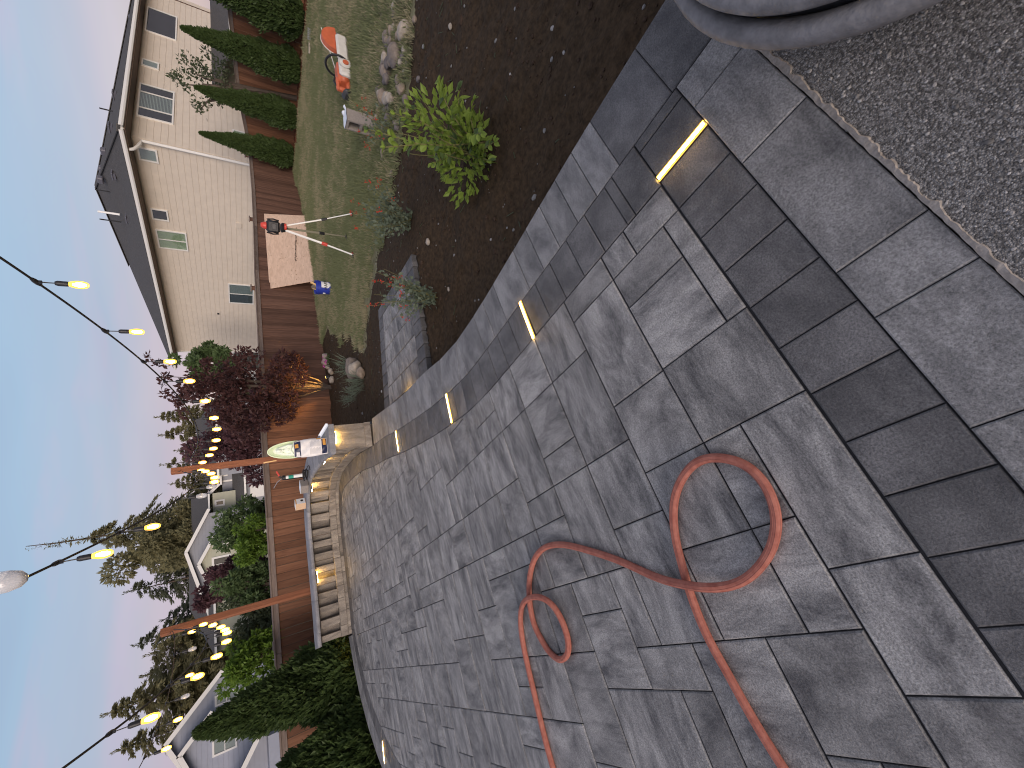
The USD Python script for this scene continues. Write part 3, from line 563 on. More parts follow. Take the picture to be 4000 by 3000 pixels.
for k in (.26, .76): c = 1.38+2.22*k; part(wb, 'mullion', fs_.box(c-.03, c+.03, 3.12, 4.15, .031, .056), 'trim_white')
window(H, fs_, 5.08, 5.52, 3.69, 4.16, back='blind_pale', blinds=[(0, 1)]); window(H, fs_, 8.06, 10.25, 3.14, 4.17); window(H, fs_, .95, 2.0, -.2, 1.0, 1, 1, 'blind_green', blinds=[(0, 1)])
part(H, 'wall_vent', fw_.box(3.30, 3.62, .80, 1.05, .0, .05, .01), 'siding_cream'); part(H, 'wall_lamp', fw_.box(10.2, 10.28, 1.95, 2.05, 0, .10, .02), 'pipe_black')
for k, (a, b) in enumerate(((.36, .34), (.36, .62), (.30, .25), (.55, .12), (.58, .42), (.42, .80), (.44, .93))):
    pass
def on_w(s_, r_):   # a point of the west slope: r_ from the eave to the ridge
    a = c0+(c1-c0)*s_; b = pk+(pf-pk)*min(max((a[1]-pk[1])/(pf[1]-pk[1]), 0), 1); return a+(b-a)*r_
def roof_vent(p): part(H, 'roof_vent', MB().box(p+[0, 0, .08], (.32, .38, .06), None, .02).box(p+[0, 0, .03], (.26, .26, .12)), 'vent_metal')
for x, y in ((450, 685), (503, 855), (545, 1010), (580, 1132), (602, 1227), (438, 500), (452, 372)):
    best = None
    for tt in np.linspace(18, 34, 320):
        q = at_d(x, y, tt)
        for tri, nn in ((0, np.cross(pf-c0, pk-c0)), (1, np.cross(pk-c0, c2-c0))):
            h_ = ((q-c0) @ nn)/np.linalg.norm(nn)
            if best is None or abs(h_) < best[0]: best = (abs(h_), q)
    roof_vent(best[1])
for x, y, m, r_ in ((405, 830, 'pvc_white', .05), (412, 860, 'pipe_black', .03), (413, 430, 'pipe_black', .03), (395, 745, 'pipe_black', .025)):
    q = at_d(x+8, y, 29.0); part(H, 'vent_pipe', MB().tube([q+[0, 0, -.5], q+[0, 0, .28]], r_, 8), m)
for x, y in ((500, 72), (487, 182), (377, 700), (383, 660), (390, 590)):
    q = at_d(x+4, y, 28.5 if y > 300 else 33.); part(H, 'ridge_vent', MB().box(q+[0, 0, -.1], (.26, .32, .22), None, .04), 'vent_metal')
part(H, 'porch_roof', MB().add(np.array([fs_.p(4.2, 1.75, .02), fs_.p(13.4, 1.75, .02), fs_.p(13.4, 1.02, 2.4), fs_.p(4.2, 1.02, 2.4), fs_.p(4.2, 1.68, .02), fs_.p(13.4, 1.68, .02), fs_.p(13.4, .95, 2.4), fs_.p(4.2, .95, 2.4)]), [[0, 1, 2, 3], [4, 7, 6, 5], [0, 3, 7, 4], [3, 2, 6, 7], [1, 5, 6, 2]]), 'shingle')
part(H, 'porch_fascia', fs_.box(4.2, 13.4, .86, 1.03, 2.41, 2.45), 'trim_white'); part(H, 'porch_post', fs_.box(4.3, 4.45, -1.4, .86, 2.2, 2.35), 'trim_white')

def bg_face(ctr, D, turn=0.0):
    d = ray(*ctr); az = math.atan2(d[0], d[1])+turn; O = at_d(*ctr, D)[:2]; u = np.array([math.cos(az), -math.sin(az)]); return Face(O, u, (-math.sin(az), -math.cos(az)))
TS = {'A4': (550, 1700, 600/1269), 'A5': (450, 2000, 700/1269), 'A6': (350, 2400, 800/1269), 'B4': (600, 1250, 800/1269)}
def P4(t, x, y): o = TS[t]; return o[0]+x*o[2], o[1]+y*o[2]
def rake(t, f, s0, z0, s1, z1, o0, o1, m, w=.24): a = f.p(s0, z0, (o0+o1)/2); b = f.p(s1, z1, (o0+o1)/2); part(t, 'rake_board', MB().bar(a, b, w, abs(o1-o0), np.r_[f.n, 0]), m)
def gable_house(t, f, s0, s1, ze, sp, zp, depth, zb, m, trim='trim_white', h=.26, over=.35, front=0.0):
    """A block whose gable end faces us: eaves at ze, peak at (sp, zp)."""
    body = np.array([f.p(s, z, o) for o in (front-.02, -depth) for s, z in ((s0, zb), (s1, zb), (s1, ze), (sp, zp), (s0, ze))])
    part(t, 'wall', MB().add(body, [[0, 1, 2], [0, 2, 4], [2, 3, 4], [5, 7, 6], [5, 9, 7], [7, 9, 8], [0, 4, 9], [0, 9, 5], [1, 6, 7], [1, 7, 2]]), m)
    g = Face(f.p(0, 0, front)[:2], f.u, f.n)
    laps(t, g, s0, s1, zb, zp-.1, m, h, lambda z, a, b: (a, b) if z < ze else (a+(sp-a)*(z-ze)/(zp-ze), b-(b-sp)*(z-ze)/(zp-ze)))
    k0 = (zp-ze)/(sp-s0); k1 = (zp-ze)/(s1-sp)
    for (sa, kk, sg) in ((s0, k0, -1), (s1, k1, 1)):
        e_ = sa+sg*over; z_ = ze-over*kk
        roof_slab(t, [f.p(e_, z_+.12, front+over), f.p(sp, zp+.12, front+over), f.p(sp, zp+.12, -depth), f.p(e_, z_+.12, -depth)], .1)
        rake(t, f, e_, z_-.02, sp, zp-.02, front+over-.05, front+over+.02, trim)
W = thing('house', 'pale green gabled house with white rake boards behind the purple plum', 'house'); f = bg_face(P4('A5', 800, 300), 46)
q = lambda x, y: f.px(*P4('A5', x, y))
(sp1, zp1), (sp2, zp2) = q(590, 375), q(490, 290); sR, zR = q(685, 200); sL, zL = q(655, 505)
gable_house(W, f, sL-.9, sR, zR, sp1, zp1, 9, -2, 'siding_pale')
s_a, z_a = q(640, 5); gable_house(W, f, sp2-5.2, s_a, z_a, sp2, zp2, 12, 0.5, 'siding_grey', front=-1.2)
s0, z0 = q(690, 430); s1, z1 = q(815, 300); window(W, f, s0+.1, s1-.1, z1+.12, z0-.12, 2, 1, fw=.16)
s0, z0 = q(700, 235); s1, z1 = q(790, 190); window(W, f, s0, s1, z1, z0, 1, 1, 'room_grey', fw=.14)
sA, zA = q(600, 720); sB, zB = q(690, 640); e1_, ze1 = q(860, 960)
sW = f.px(842, 2551)[0]; part(W, 'side_wing', f.box(sW, sL-.85, -2, zB-.1, -7, -.4), 'siding_pale'); sW = f.px(842, 2551)[0]; laps(W, Face(f.p(0, 0, -.39)[:2], f.u, f.n), sW, sL-.85, -1.2, zB-.1, 'siding_pale', .26)
roof_slab(W, [f.p(sW-.3, zB-.1, .1), f.p(sL-.5, zB-.1, .1), f.p(sp2-.3, zA+1.0, -4), f.p(sW+3.6, zA+1.0, -4)], .1); part(W, 'gutter', f.box(sW-.3, sL-.5, zB-.22, zB-.06, .1, .2), 'trim_white')
f = bg_face(P4('A4', 830, 450), 50); q = lambda x, y: f.px(*P4('A4', x, y))
W = thing('house', 'grey lap sided house with cream bay and small square windows', 'house')
sa, za = q(650, 250); sb, zb = q(650, 385); sc, zc = q(555, 495); sd_, zd = q(580, 770)
part(W, 'wall', f.box(sb, sa+5, -1.5, za, -9, 0), 'siding_grey'); laps(W, f, sb, sa+5, -1.5, za, 'siding_grey', .26); part(W, 'corner_board', f.box(sb-.08, sb+.08, -1.5, za, 0, .05), 'trim_white')
roof_slab(W, [f.p(sb-.3, za-.05, .4), f.p(sa+5.3, za-.05, .4), f.p(sa+5.3, za+2.2, -4.5), f.p(sc, zc+.1, -4.5)], .12); rake(W, f, sb-.2, zb, sc, zc, .2, .45, 'trim_white')
part(W, 'gutter', f.box(sb-.3, sa+5.3, za-.16, za, .42, .52), 'trim_white')
s0, z0 = q(660, 330); s1, z1 = q(700, 272); window(W, f, s0, s1, z1, z0, fw=.15); part(W, 'wall', f.box(sc-.02, sb-.08, -1.5, zb-.2, -8, -.35), 'siding_grey')
bay, bz = q(600, 480); bl, bz1 = q(790, 660); ff = Face(f.p(0, 0, .6)[:2], f.u, f.n)
part(W, 'bay', f.box(bl-1.2, bay, bz1, bz+.05, -6, .6), 'siding_pale'); laps(W, ff, bl-1.2, bay, bz1, bz+.05, 'siding_pale', .24)
s0, z0 = q(628, 575); s1, z1 = q(680, 540); window(W, ff, s0, s1, z1, z0, fw=.15); part(W, 'gutter', f.box(sd_-1.5, sc+.1, zd-.02, zd+.12, .9, 1.0), 'trim_white')
roof_slab(W, [f.p(sd_-1.5, zd+.1, 1.0), f.p(sc+.1, zd+.1, 1.0), f.p(sc+.1, zd+1.7, -3.5), f.p(sd_-1.5, zd+1.7, -3.5)], .1)
sl, zl = q(840, 250); sl2, zl2 = q(835, 550); roof_slab(W, [f.p(sl2-.5, zl, 2.0), f.p(sl+4, zl, 2.0), f.p(sl+4, zl+.9, .06), f.p(sl2-.5, zl+.9, .06)], .08, name='porch_roof'); part(W, 'porch_fascia', f.box(sl2-.5, sl+4, zl-.2, zl-.04, 2.0, 2.06), 'trim_white'); part(W, 'porch_wall', f.box(sl2-.3, sl+3.5, -1.5, zl-.1, .05, 1.6), 'siding_grey')
dx, dz = q(900, 440); part(W, 'porch_door', f.box(dx-.9, dx+.3, -1.2, dz, 1.6, 1.68), 'trim_white')
f = bg_face(P4('A6', 760, 650), 38); q = lambda x, y: f.px(*P4('A6', x, y))
W = thing('house', 'blue grey gabled house with white framed sash windows at the left', 'house')
sp, zp = q(460, 820); sr, zr_ = q(780, 400); sp3, zp3 = q(560, 880)
gable_house(W, f, sp-4.5, sr, zr_, sp, zp, 10, -2, 'siding_bluegrey', front=-.6)
s2, z2 = q(720, 660); gable_house(W, f, sp3-2.6, sp3+ (zp3-z2)*(sr-sp)/(zp-zr_), z2, sp3, zp3, 4, -2, 'siding_bluegrey', front=.3)
g = Face(f.p(0, 0, .3)[:2], f.u, f.n); s0, z0 = q(775, 875); s1, z1 = q(900, 690); window(W, g, s0+.05, s1, z1, z0, 1, 2, 'blind_pale', fw=.10, blinds=[(0, 1)])
g = Face(f.p(0, 0, -.6)[:2], f.u, f.n); s0, z0 = q(785, 560); s1, z1 = q(870, 480); window(W, g, s0, s1, z1-.3, z0, 1, 2, 'blind_pale', fw=.10)
s4, z4 = q(1050, 685); s5, z5 = q(880, 950); roof_slab(W, [f.p(s4, z4-.2, 3.6), f.p(s5-1, z5+.15, 3.6), f.p(s5-1, z5+.15, .4), f.p(s4, z4-.2, .4)], .1, name='porch_roof'); rake(W, f, s4, z4-.2, s5-1, z5+.1, 3.55, 3.65, 'trim_white'); part(W, 'porch_wall', f.box(s5-1, s4-.6, -2, z4-.35, .4, 3.4), 'siding_bluegrey')
f = bg_face(P4('B4', 430, 330), 60); q = lambda x, y: f.px(*P4('B4', x, y))
W = thing('house', 'distant white and red house glimpsed over the maple', 'house'); a, za = q(330, 350); b, zb = q(375, 285)
gable_house(W, f, a-1.6, b-.4, zb-.6, a, za-.1, 8, -2, 'trim_white'); s0, z0 = q(385, 335); s1, z1 = q(460, 300); part(W, 'red_panel', f.box(s0, s1, z1, z0, .02, .06), 'siding_red'); s0, z0 = q(405, 375); s1, z1 = q(455, 345); window(W, f, s0, s1, z1, z0, 1, 1, fw=.1)
f = bg_face(P4('B4', 390, 690), 48); q = lambda x, y: f.px(*P4('B4', x, y))
W = thing('house', 'distant house with long grey roof and white gutter behind the plum foliage', 'house'); a, za = q(385, 600); b, zb = q(390, 800); _, zt = q(300, 700)
part(W, 'wall', f.box(b-2.5, a+1.4, -2, za-.1, -8, 0), 'siding_grey'); part(W, 'gutter', f.box(b-2.8, a+1.6, za-.12, za+.06, .3, .42), 'trim_white'); roof_slab(W, [f.p(b-2.8, za, .4), f.p(a+1.7, za, .4), f.p(a+.3, zt+.2, -4), f.p(b-2.8, zt+.2, -4)], .1); rake(W, f, a+1.7, za, a+2.6, za+1.3, .2, .5, 'trim_white')
s0, z0 = q(412, 755); s1, z1 = q(432, 715); window(W, f, s0, s1, z1, z0, fw=.12); v_ = q(288, 778); part(W, 'vent_pipe', MB().tube([f.p(v_[0], v_[1]-.4, -3.6), f.p(v_[0], v_[1]+.25, -3.6)], .06, 6), 'pvc_white')

# ------------------------------------------------------------------ trees and shrubs
def leaves(c, d, size, mb, wide=.45, fold=.12, rng=RNG):
    """Leaf-sized folded blades: base at c, pointing along d."""
    n = len(c); d = d/np.linalg.norm(d, axis=1, keepdims=True); r = rng.normal(size=(n, 3)); a = np.cross(d, r); a /= np.linalg.norm(a, axis=1, keepdims=True)+1e-9; b = np.cross(d, a)
    s = (np.asarray(size)*rng.uniform(.65, 1.3, n))[:, None]
    v = np.stack([c, c+d*s*.5+a*s*wide/2+b*s*fold, c+d*s, c+d*s*.5-a*s*wide/2+b*s*fold], 1).reshape(-1, 3)
    k = np.arange(n)[:, None]*4; return mb.add(v, np.vstack([k+[0, 1, 2], k+[0, 2, 3]]))
def clump_points(clumps, n, rng, shell=.55):
    w = np.array([c[3]*c[4]*c[5] for c in clumps])**.72; k = rng.choice(len(clumps), n, p=w/w.sum()); d = rng.normal(size=(n, 3)); d /= np.linalg.norm(d, axis=1, keepdims=True)
    r = rng.uniform(0, 1, n)**(1/3.)*(1-shell)+shell*rng.uniform(.75, 1.08, n); C = np.array(clumps); return C[k, :3]+d*r[:, None]*C[k, 3:], d
def broad(name, label, cat, base, clumps, n, size, mat, trunk=.06, group=None, seed=1, droop=-.2, limbs=True):
    rng = np.random.default_rng(seed); t = thing(name, label, cat, base, group=group); big = clumps; clumps = [(*(np.array(c[:3])+rng.normal(size=3)*np.array(c[3:])*.62), *(np.array(c[3:])*rng.uniform(.28, .6))) for c in big for _ in range(6)]
    p, d = clump_points(clumps, n, rng); d = d+rng.normal(size=d.shape)*.7+[0, 0, droop]; part(t, 'crown', leaves(p, d, np.full(n, size), MB(), .5, rng=rng), mat)
    m = MB(); clumps = big; top = np.mean([c[:3] for c in clumps], 0); m.tube([(0, 0, -.1), top*[.3, .3, .45], top], [trunk, trunk*.7, trunk*.4], 7)
    if limbs:
        for c in clumps[::2]: m.tube([top*[.2, .2, .35], (np.array(c[:3])+top*.5)/1.6, np.array(c[:3])], [trunk*.5, trunk*.3, trunk*.12], 5)
    part(t, 'trunk', m, 'bark'); return t
def conifer(name, label, base, h, R, n, mat='leaf_fir', size=.32, seed=1, group=None, power=.9, droop=.35, start=.06, thin=0.0, lead=0.0):
    rng = np.random.default_rng(seed); t = thing(name, label, 'tree', base, group=group); C, D, S = [], [], []; lev = max(12, int(h/.42)); per = n//(lev*6)
    for k in range(lev):
        f_ = start+(1-start)*k/lev; z = h*f_; r = R*(1-f_)**power*rng.uniform(.78, 1.12)+.08
        nb = max(4, int(7*(1-f_)+3))
        for b in range(nb):
            if rng.random() < thin: continue
            az = rng.uniform(0, 6.28); L = r*rng.uniform(.7, 1.12); m = max(5, int(1.9*n/(lev*nb)*(.4+1.2*(1-f_)))); u = rng.uniform(.08, 1, m)**.8
            e = np.array([math.cos(az), math.sin(az), 0]); p = e*(u*L)[:, None]; p[:, 2] += z-droop*L*u**1.4+.05*rng.normal(size=m); sd = np.array([-e[1], e[0], 0]); side = rng.normal(size=m)*.16*L*(1-u*.5); p += sd*side[:, None]
            C.append(p); D.append(e*.8+sd*np.sign(side)[:, None]*.7+rng.normal(size=(m, 3))*.3+[0, 0, -.25]); S.append(np.full(m, size)*(.6+.5*(1-f_)))
    q = max(6, n//160); z = h*rng.uniform(.9, 1.02, q); C.append(np.c_[rng.normal(size=(q, 2))*.04, z]); D.append(np.c_[rng.normal(size=(q, 2))*.5, np.ones(q)]); S.append(np.full(q, size*.5))
    if lead:
        z = h+lead*rng.uniform(-.2, 1, 130); C.append(np.c_[rng.normal(size=(130, 2))*.10, z]); D.append(np.c_[rng.normal(size=(130, 2)), rng.normal(size=130)*.3]); S.append(np.full(130, .7)*np.clip(1.25-(z-h)/lead, .3, 1)); part(t, 'leader', MB().tube([(0, 0, h*.9), (.1, 0, h+lead*.5), (.3, 0, h+lead)], [.10, .07, .03], 5), 'bark')
    part(t, 'crown', leaves(np.vstack(C), np.vstack(D), np.concatenate(S)*.70, MB(), .26, rng=rng), mat); part(t, 'trunk', MB().tube([(0, 0, -.2), (0, 0, h*.5), (0, 0, h*.98)], [h*.018, h*.011, .015], 6), 'bark'); return t
def arborvitae(label, base, h, R, seed, group=None):
    rng = np.random.default_rng(seed); t = thing('arborvitae', label, 'evergreen', base, group=group); n = 15000
    f_ = rng.uniform(0.035, 1, n)**1.15; az = rng.uniform(0, 6.28, n); lump = 1+.55*(meshkit.fbm(np.c_[np.cos(az)*2.4, np.sin(az)*2.4, f_*h*2.6], 3, seed)-.5)*2
    r = R*np.clip(1-f_, 0, 1)**.72*(.55+.45*np.clip(f_/.12, 0, 1))*lump*rng.uniform(.72, 1.05, n)
    p = np.c_[np.cos(az)*r, np.sin(az)*r, f_*h]; d = np.c_[np.cos(az)*.55, np.sin(az)*.55, np.full(n, 1.0)]+rng.normal(size=(n, 3))*.38
    part(t, 'crown', leaves(p, d, np.full(n, .10)*(1.2-.5*f_), MB(), .45, rng=rng), 'leaf_arb'); part(t, 'trunk', MB().tube([(0, 0, -.15), (0, 0, h*.5), (0, 0, h*.9)], [.06, .04, .01], 6), 'bark')
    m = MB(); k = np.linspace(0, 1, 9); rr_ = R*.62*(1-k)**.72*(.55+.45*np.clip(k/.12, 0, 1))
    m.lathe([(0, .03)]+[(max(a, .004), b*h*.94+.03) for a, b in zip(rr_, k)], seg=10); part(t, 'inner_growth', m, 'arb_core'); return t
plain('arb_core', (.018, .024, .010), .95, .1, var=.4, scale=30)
def at_fr(x, y, off=-.55):
    A = FC+np.array([off, 0]); B = FR+np.array([off, 0]); q = on_plane(x, y, A, B); return np.array([q[0], q[1], float(ground_z(q[0], q[1]))])
def arb_from(bx_, by_, tx, ty, R, label, seed, where=None):
    b = at_fr(bx_, by_) if where is None else where; t = at_d(tx, ty, math.hypot(b[0], b[1])); return arborvitae(label, b, max(t[2]-b[2], .5), R, seed, 'row of evergreens along the side fence' if where is None else None)
arb_from(1150, 62, 470, -150, .62, 'tallest evergreen of the row, cut off by the photo edge', 11)
arb_from(1144, 262, 712, 115, .52, 'pointed evergreen whose tip reaches the white house window', 12)
arb_from(1140, 452, 765, 340, .46, 'third evergreen of the row, olive branches beside its tip', 13)
arb_from(1134, 606, 782, 500, .44, 'smallest blunt evergreen, nearest the fence corner', 14)
arb_from(0, 0, 770, 2822, .62, 'tall leaning evergreen just past the left end of the seat wall', 15, np.array([-.42, 8.85, -.25])); arb_from(0, 0, 985, 2985, .72, 'dark evergreen at the left picture edge behind the patio', 16, np.array([-1.5, 8.55, -.25]))
# purple maple by the fence
MB0 = np.array([5.28, 9.0, -.56]); rngm = np.random.default_rng(5)
def mx(x, y, D=10.3): return at_d(x, y, D)-MB0
cl = []
for x, y, r_ in ((575, 1395, .07), (610, 1425, .10), (640, 1470, .13), (690, 1540, .18), (745, 1500, .24), (650, 1545, .10), (700, 1590, .14), (790, 1480, .26), (820, 1540, .36), (880, 1450, .30), (900, 1530, .46), (960, 1430, .34), (980, 1510, .50), (1000, 1590, .46), (900, 1610, .38), (1050, 1440, .40), (1090, 1500, .42), (1110, 1560, .36), (1130, 1400, .26), (1070, 1630, .30), (960, 1650, .32), (1165, 1470, .24), (1180, 1430, .16), (810, 1420, .16)):
    p = mx(x, y, 10.3+rngm.uniform(-.5, .5)); cl.append((*p, r_*.8, r_*.8, r_*.62))
MAPLE = broad('maple_tree', 'dark purple leaved maple standing in front of the fence, lit from below', 'tree', MB0, cl, 9500, .088, 'leaf_maple', .055, seed=6, limbs=False)
br = MB()
for x, y in ((1150, 1480), (1165, 1520), (1120, 1440), (640, 1470), (900, 1480), (950, 1600)):
    e_ = mx(x, y); br.tube([(0, 0, .1), e_*[.4, .4, .35], e_], [.03, .02, .006], 5)
part(MAPLE, 'branches', br, 'bark')
def bgb(x, y, D): q = at_d(x, y, D); return np.array([q[0], q[1], -1.0])
def bclumps(b, D, pts): 
    o = []
    for x, y, r_ in pts: p = at_d(x, y, D)-b; o.append((*p, r_, r_, r_*.9))
    return o
def bg(name, label, cat, D, pts, n, size, mat, seed):
    c = np.mean([[p[0], p[1]] for p in pts], 0); b = bgb(1000, c[1], D); return broad(name, label, cat, b, bclumps(b, D, pts), n, size, mat, .10, seed=seed)
bg('plum_tree', 'dull purple plum foliage rising behind the fence right of the cedar post', 'tree', 13.5, [(880, 1700, .62), (930, 1640, .6), (930, 1760, .66), (1000, 1700, .6), (990, 1790, .55), (880, 1640, .5), (1000, 1620, .5), (860, 1760, .4)], 9000, .12, 'leaf_plum', 21)
bg('plum_tree', 'small dark purple plum in front of the pale green house', 'tree', 15.0, [(885, 2295, .34), (845, 2325, .30), (800, 2348, .2), (925, 2245, .30), (965, 2215, .36), (1005, 2185, .3)], 7000, .11, 'leaf_plum', 22)
bg('shrub', 'mid green leafy tree over the fence left of the grey house', 'shrub', 14.0, [(890, 2040, .30), (930, 2050, .42), (980, 2080, .42), (985, 1990, .24), (1005, 2030, .34), (880, 2080, .24), (930, 2110, .3)], 5000, .11, 'leaf_green', 23)
bg('shrub', 'bright yellow green bush peeping over the fence', 'shrub', 12.5, [(985, 2080, .3), (1010, 2120, .35), (960, 2110, .25), (1000, 2160, .22)], 3000, .09, 'leaf_lime', 24)
bg('shrub', 'dark green shrub over the fence right of the tall cedar post', 'shrub', 13.5, [(945, 2270, .34), (910, 2310, .3), (975, 2305, .38), (1005, 2260, .36), (950, 2350, .34)], 5200, .10, 'leaf_green', 25)
bg('shrub', 'olive shrub over the fence left of the tall cedar post', 'shrub', 13.5, [(970, 2420, .36), (995, 2400, .34), (1005, 2470, .34), (970, 2500, .3), (945, 2450, .24)], 4200, .10, 'leaf_olive', 26)
bg('shrub', 'light green bush between the evergreen and the blue grey house', 'shrub', 12.5, [(960, 2570, .38), (990, 2620, .38), (1010, 2560, .36), (930, 2600, .26), (1030, 2530, .3)], 5000, .10, 'leaf_lime', 27)
bg('willow_tree', 'thin olive tree with wispy branches against the cream house', 'tree', 19.5, [(760, 285, .30), (790, 260, .36), (830, 290, .34), (700, 300, .22), (720, 330, .14), (870, 280, .3), (800, 410, .2), (850, 390, .26), (780, 430, .14)], 950, .115, 'leaf_olive', 28)
bg('shrub', 'green conifer foliage between the cream house corner and the maple', 'tree', 26., [(770, 1405, .55), (815, 1420, .62), (855, 1405, .5), (800, 1450, .45), (870, 1445, .42)], 5000, .22, 'leaf_green', 29)
def con(label, ax, ay, D, R, n, mat, seed, **k):
    t_ = at_d(ax, ay, D); return conifer('conifer_tree', label, (t_[0], t_[1], -1.5), t_[2]+1.5, R, n, mat, seed=seed, **k)
con('dark spired conifer at the right end of the far row', 615, 1629, 60, 4.2, 9000, 'leaf_conifer', 31, size=.7); con('conifer with the second spire of the far row', 632, 1700, 60, 4.6, 9000, 'leaf_conifer', 32, size=.7)
con('slim bare topped conifer just right of the first cedar post', 638, 1815, 58, 3.6, 7000, 'leaf_conifer', 33, size=.7, thin=.15); con('pointed conifer just left of the first cedar post', 672, 1890, 58, 4.4, 8000, 'leaf_conifer', 34, size=.7)
con('low conifer between the second and third spires', 690, 1760, 60, 4.8, 8000, 'leaf_conifer', 44, size=.7)
con('drooping cedar with a long thin leader above the string lights', 335, 2105, 62, 7.5, 14000, 'leaf_conifer', 35, size=.85, droop=.55, power=.75, lead=4.2); con('broad tan tinged conifer beside the drooping cedar', 480, 2170, 63, 7.2, 12000, 'leaf_conifer', 36, size=.85, power=.55)
con('open branched fir with blue green boughs left of the cedar', 500, 2312, 60, 5.2, 9000, 'leaf_fir', 37, size=.8, thin=.25, power=.6); con('dense round topped green tree in front of the open fir', 620, 2270, 60, 4.5, 9000, 'leaf_fir', 38, size=.75, power=.45)
con('dark conifer just behind the top of the tall cedar post', 528, 2520, 62, 4.6, 9000, 'leaf_fir', 39, size=.75, power=.7); con('massive dark conifer behind the hanging bulbs', 560, 2640, 60, 6.6, 14000, 'leaf_conifer', 40, size=.8, power=.4)
con('sharp topped fir leaning out over the blue grey house', 415, 2790, 56, 5.2, 12000, 'leaf_conifer', 41, size=.75, power=.8); con('second fir at the left picture edge', 455, 2935, 56, 5.4, 10000, 'leaf_conifer', 42, size=.75, power=.8)
con('full olive conifer just left of the tall cedar post', 575, 2560, 58, 5.4, 11000, 'leaf_conifer', 46, size=.75, power=.45); con('rounded olive conifer between the bulbs and the blue grey house', 600, 2705, 57, 5.6, 11000, 'leaf_conifer', 47, size=.75, power=.45); con('full conifer right of the sharp topped fir', 530, 2740, 60, 5.2, 11000, 'leaf_conifer', 48, size=.75, power=.6)
bg('broadleaf_tree', 'soft olive broadleaf tree rising behind the peak of the pale green house', 'tree', 56., [(600, 2130, 2.2), (660, 2080, 2.4), (650, 2180, 2.2), (720, 2120, 2.2), (560, 2110, 1.5), (720, 2040, 2.0)], 9000, .42, 'leaf_conifer', 51)
con('low conifer filling the gap over the green roof', 640, 2420, 64, 5.6, 9000, 'leaf_fir', 43, size=.75, power=.6)

# ------------------------------------------------------------------ lights let into the paving and under the caps
glow('strip_lit', (1.0, .50, .07), 1.3); glow('strip_core', (1.0, .60, .17), 22.0); glow('under_cap_lit', (1.0, .58, .14), 48.0)
plain('dark_metal', (.04, .04, .042), .45, .5); plain('black_plastic', (.018, .018, .02), .45, .4); plain('rubber_black', (.025, .024, .024), .8)
def strip(a, b, label):
    a = np.array([*a, 0.0]); b = np.array([*b, 0.0]); t = thing('light_strip', label, 'paver light', group='light strips set into the paving')
    d = (b-a)/np.linalg.norm(b-a); up = np.array([0, 0, 1.0])
    part(t, 'housing', MB().bar(a+up*-.014, b+up*-.014, .030, .022), 'dark_metal')
    pr = [(-.0075, .0), (-.0068, .005), (-.003, .0075), (.003, .0075), (.0068, .005), (.0075, 0)]; sd_ = np.cross(up, d); L = [p_+d*e for p_, e in ((a, .004), (b, -.004))]
    v = np.vstack([[q+sd_*o+up*z for o, z in pr] for q in L]); m = len(pr); f = [[i, i+1, m+i+1, m+i] for i in range(m-1)]
    mb = MB().add(v, f); mb.add(v[:m], [[0, k, k+1] for k in range(1, m-1)]); mb.add(v[m:], [[0, k+1, k] for k in range(1, m-1)]); part(t, 'lens', mb, 'strip_core'); part(t, 'glowing_edge', MB().bar(a+sd_*.0100+up*.001, b+sd_*.0100+up*.001, .004, .006).bar(a-sd_*.0100+up*.001, b-sd_*.0100+up*.001, .004, .006), 'strip_lit'); return t
strip((1.166, .244), (1.166, .474), 'nearest light strip, at the corner of the dark border by the planter')
strip((1.383, 1.452), (1.128, 1.462), 'second light strip along the border, facing the bush'); strip((1.447, 2.636), (1.209, 2.674), 'third light strip, where the border starts to bend')
strip((1.750, 3.940), (1.531, 3.980), 'farthest light strip on the right border, before the wall end'); strip((-1.20, 6.80), (-1.43, 6.86), 'lone light strip in the border at the left picture edge')
def under_light(s_, label, off=.012, L=.16, z=.428, face=0):
    q = EDGE.at([s_-L/2, s_+L/2], .018); t = thing('under_cap_light', label, 'wall light', group='lights under the wall cap'); a, b = np.array([*q[0], z]), np.array([*q[1], z])
    part(t, 'bracket', MB().bar(a+[0, 0, -.004], b+[0, 0, -.004], .03, .008), 'dark_metal'); part(t, 'lens', MB().bar(a+[0, 0, -.013], b+[0, 0, -.013], .022, .008), 'under_cap_lit')
def near_px(x, y): return EDGE.near(at_z(x, y, .43)[:2])
under_light(near_px(1262, 1815), 'glowing light under the cap nearest the wall end'); under_light(near_px(1222, 1942), 'glowing light under the cap below the small cardboard box'); under_light(near_px(1246, 2250), 'glowing light under the cap right of the tall cedar post')
t = thing('under_cap_light', 'bright light under the cap overhang on the end face of the wall', 'wall light', group='lights under the wall cap')
ec = (e0+e1)/2; ed_ = (e1-e0)/np.linalg.norm(e1-e0); en = EDGE.at([S_END-.05], -.15)[0]-EDGE.at([S_END], -.15)[0]; en = en/np.linalg.norm(en)
a, b = np.array([*(ec-ed_*.07+en*.025), .424]), np.array([*(ec+ed_*.07+en*.025), .424]); part(t, 'bracket', MB().bar(a+[0, 0, .002], b+[0, 0, .002], .03, .006), 'dark_metal'); part(t, 'lens', MB().bar(a+[0, 0, -.006], b+[0, 0, -.006], .022, .008), 'under_cap_lit')
def lip_light(s_, label):
    q = EDGE.at([s_-.08, s_+.08], -.305); t = thing('under_coping_light', label, 'step light'); a, b = np.array([*q[0], -.066]), np.array([*q[1], -.066]); part(t, 'lens', MB().bar(a, b, .02, .008), 'under_cap_lit'); part(t, 'bracket', MB().bar(a+[0, 0, .004], b+[0, 0, .004], .026, .004), 'dark_metal')
lip_light(EDGE.near((1.70, 3.78)), 'warm light under the coping that lights the lower path'); lip_light(EDGE.near((.02, 7.80)), 'warm light under the coping just left of the wall end')

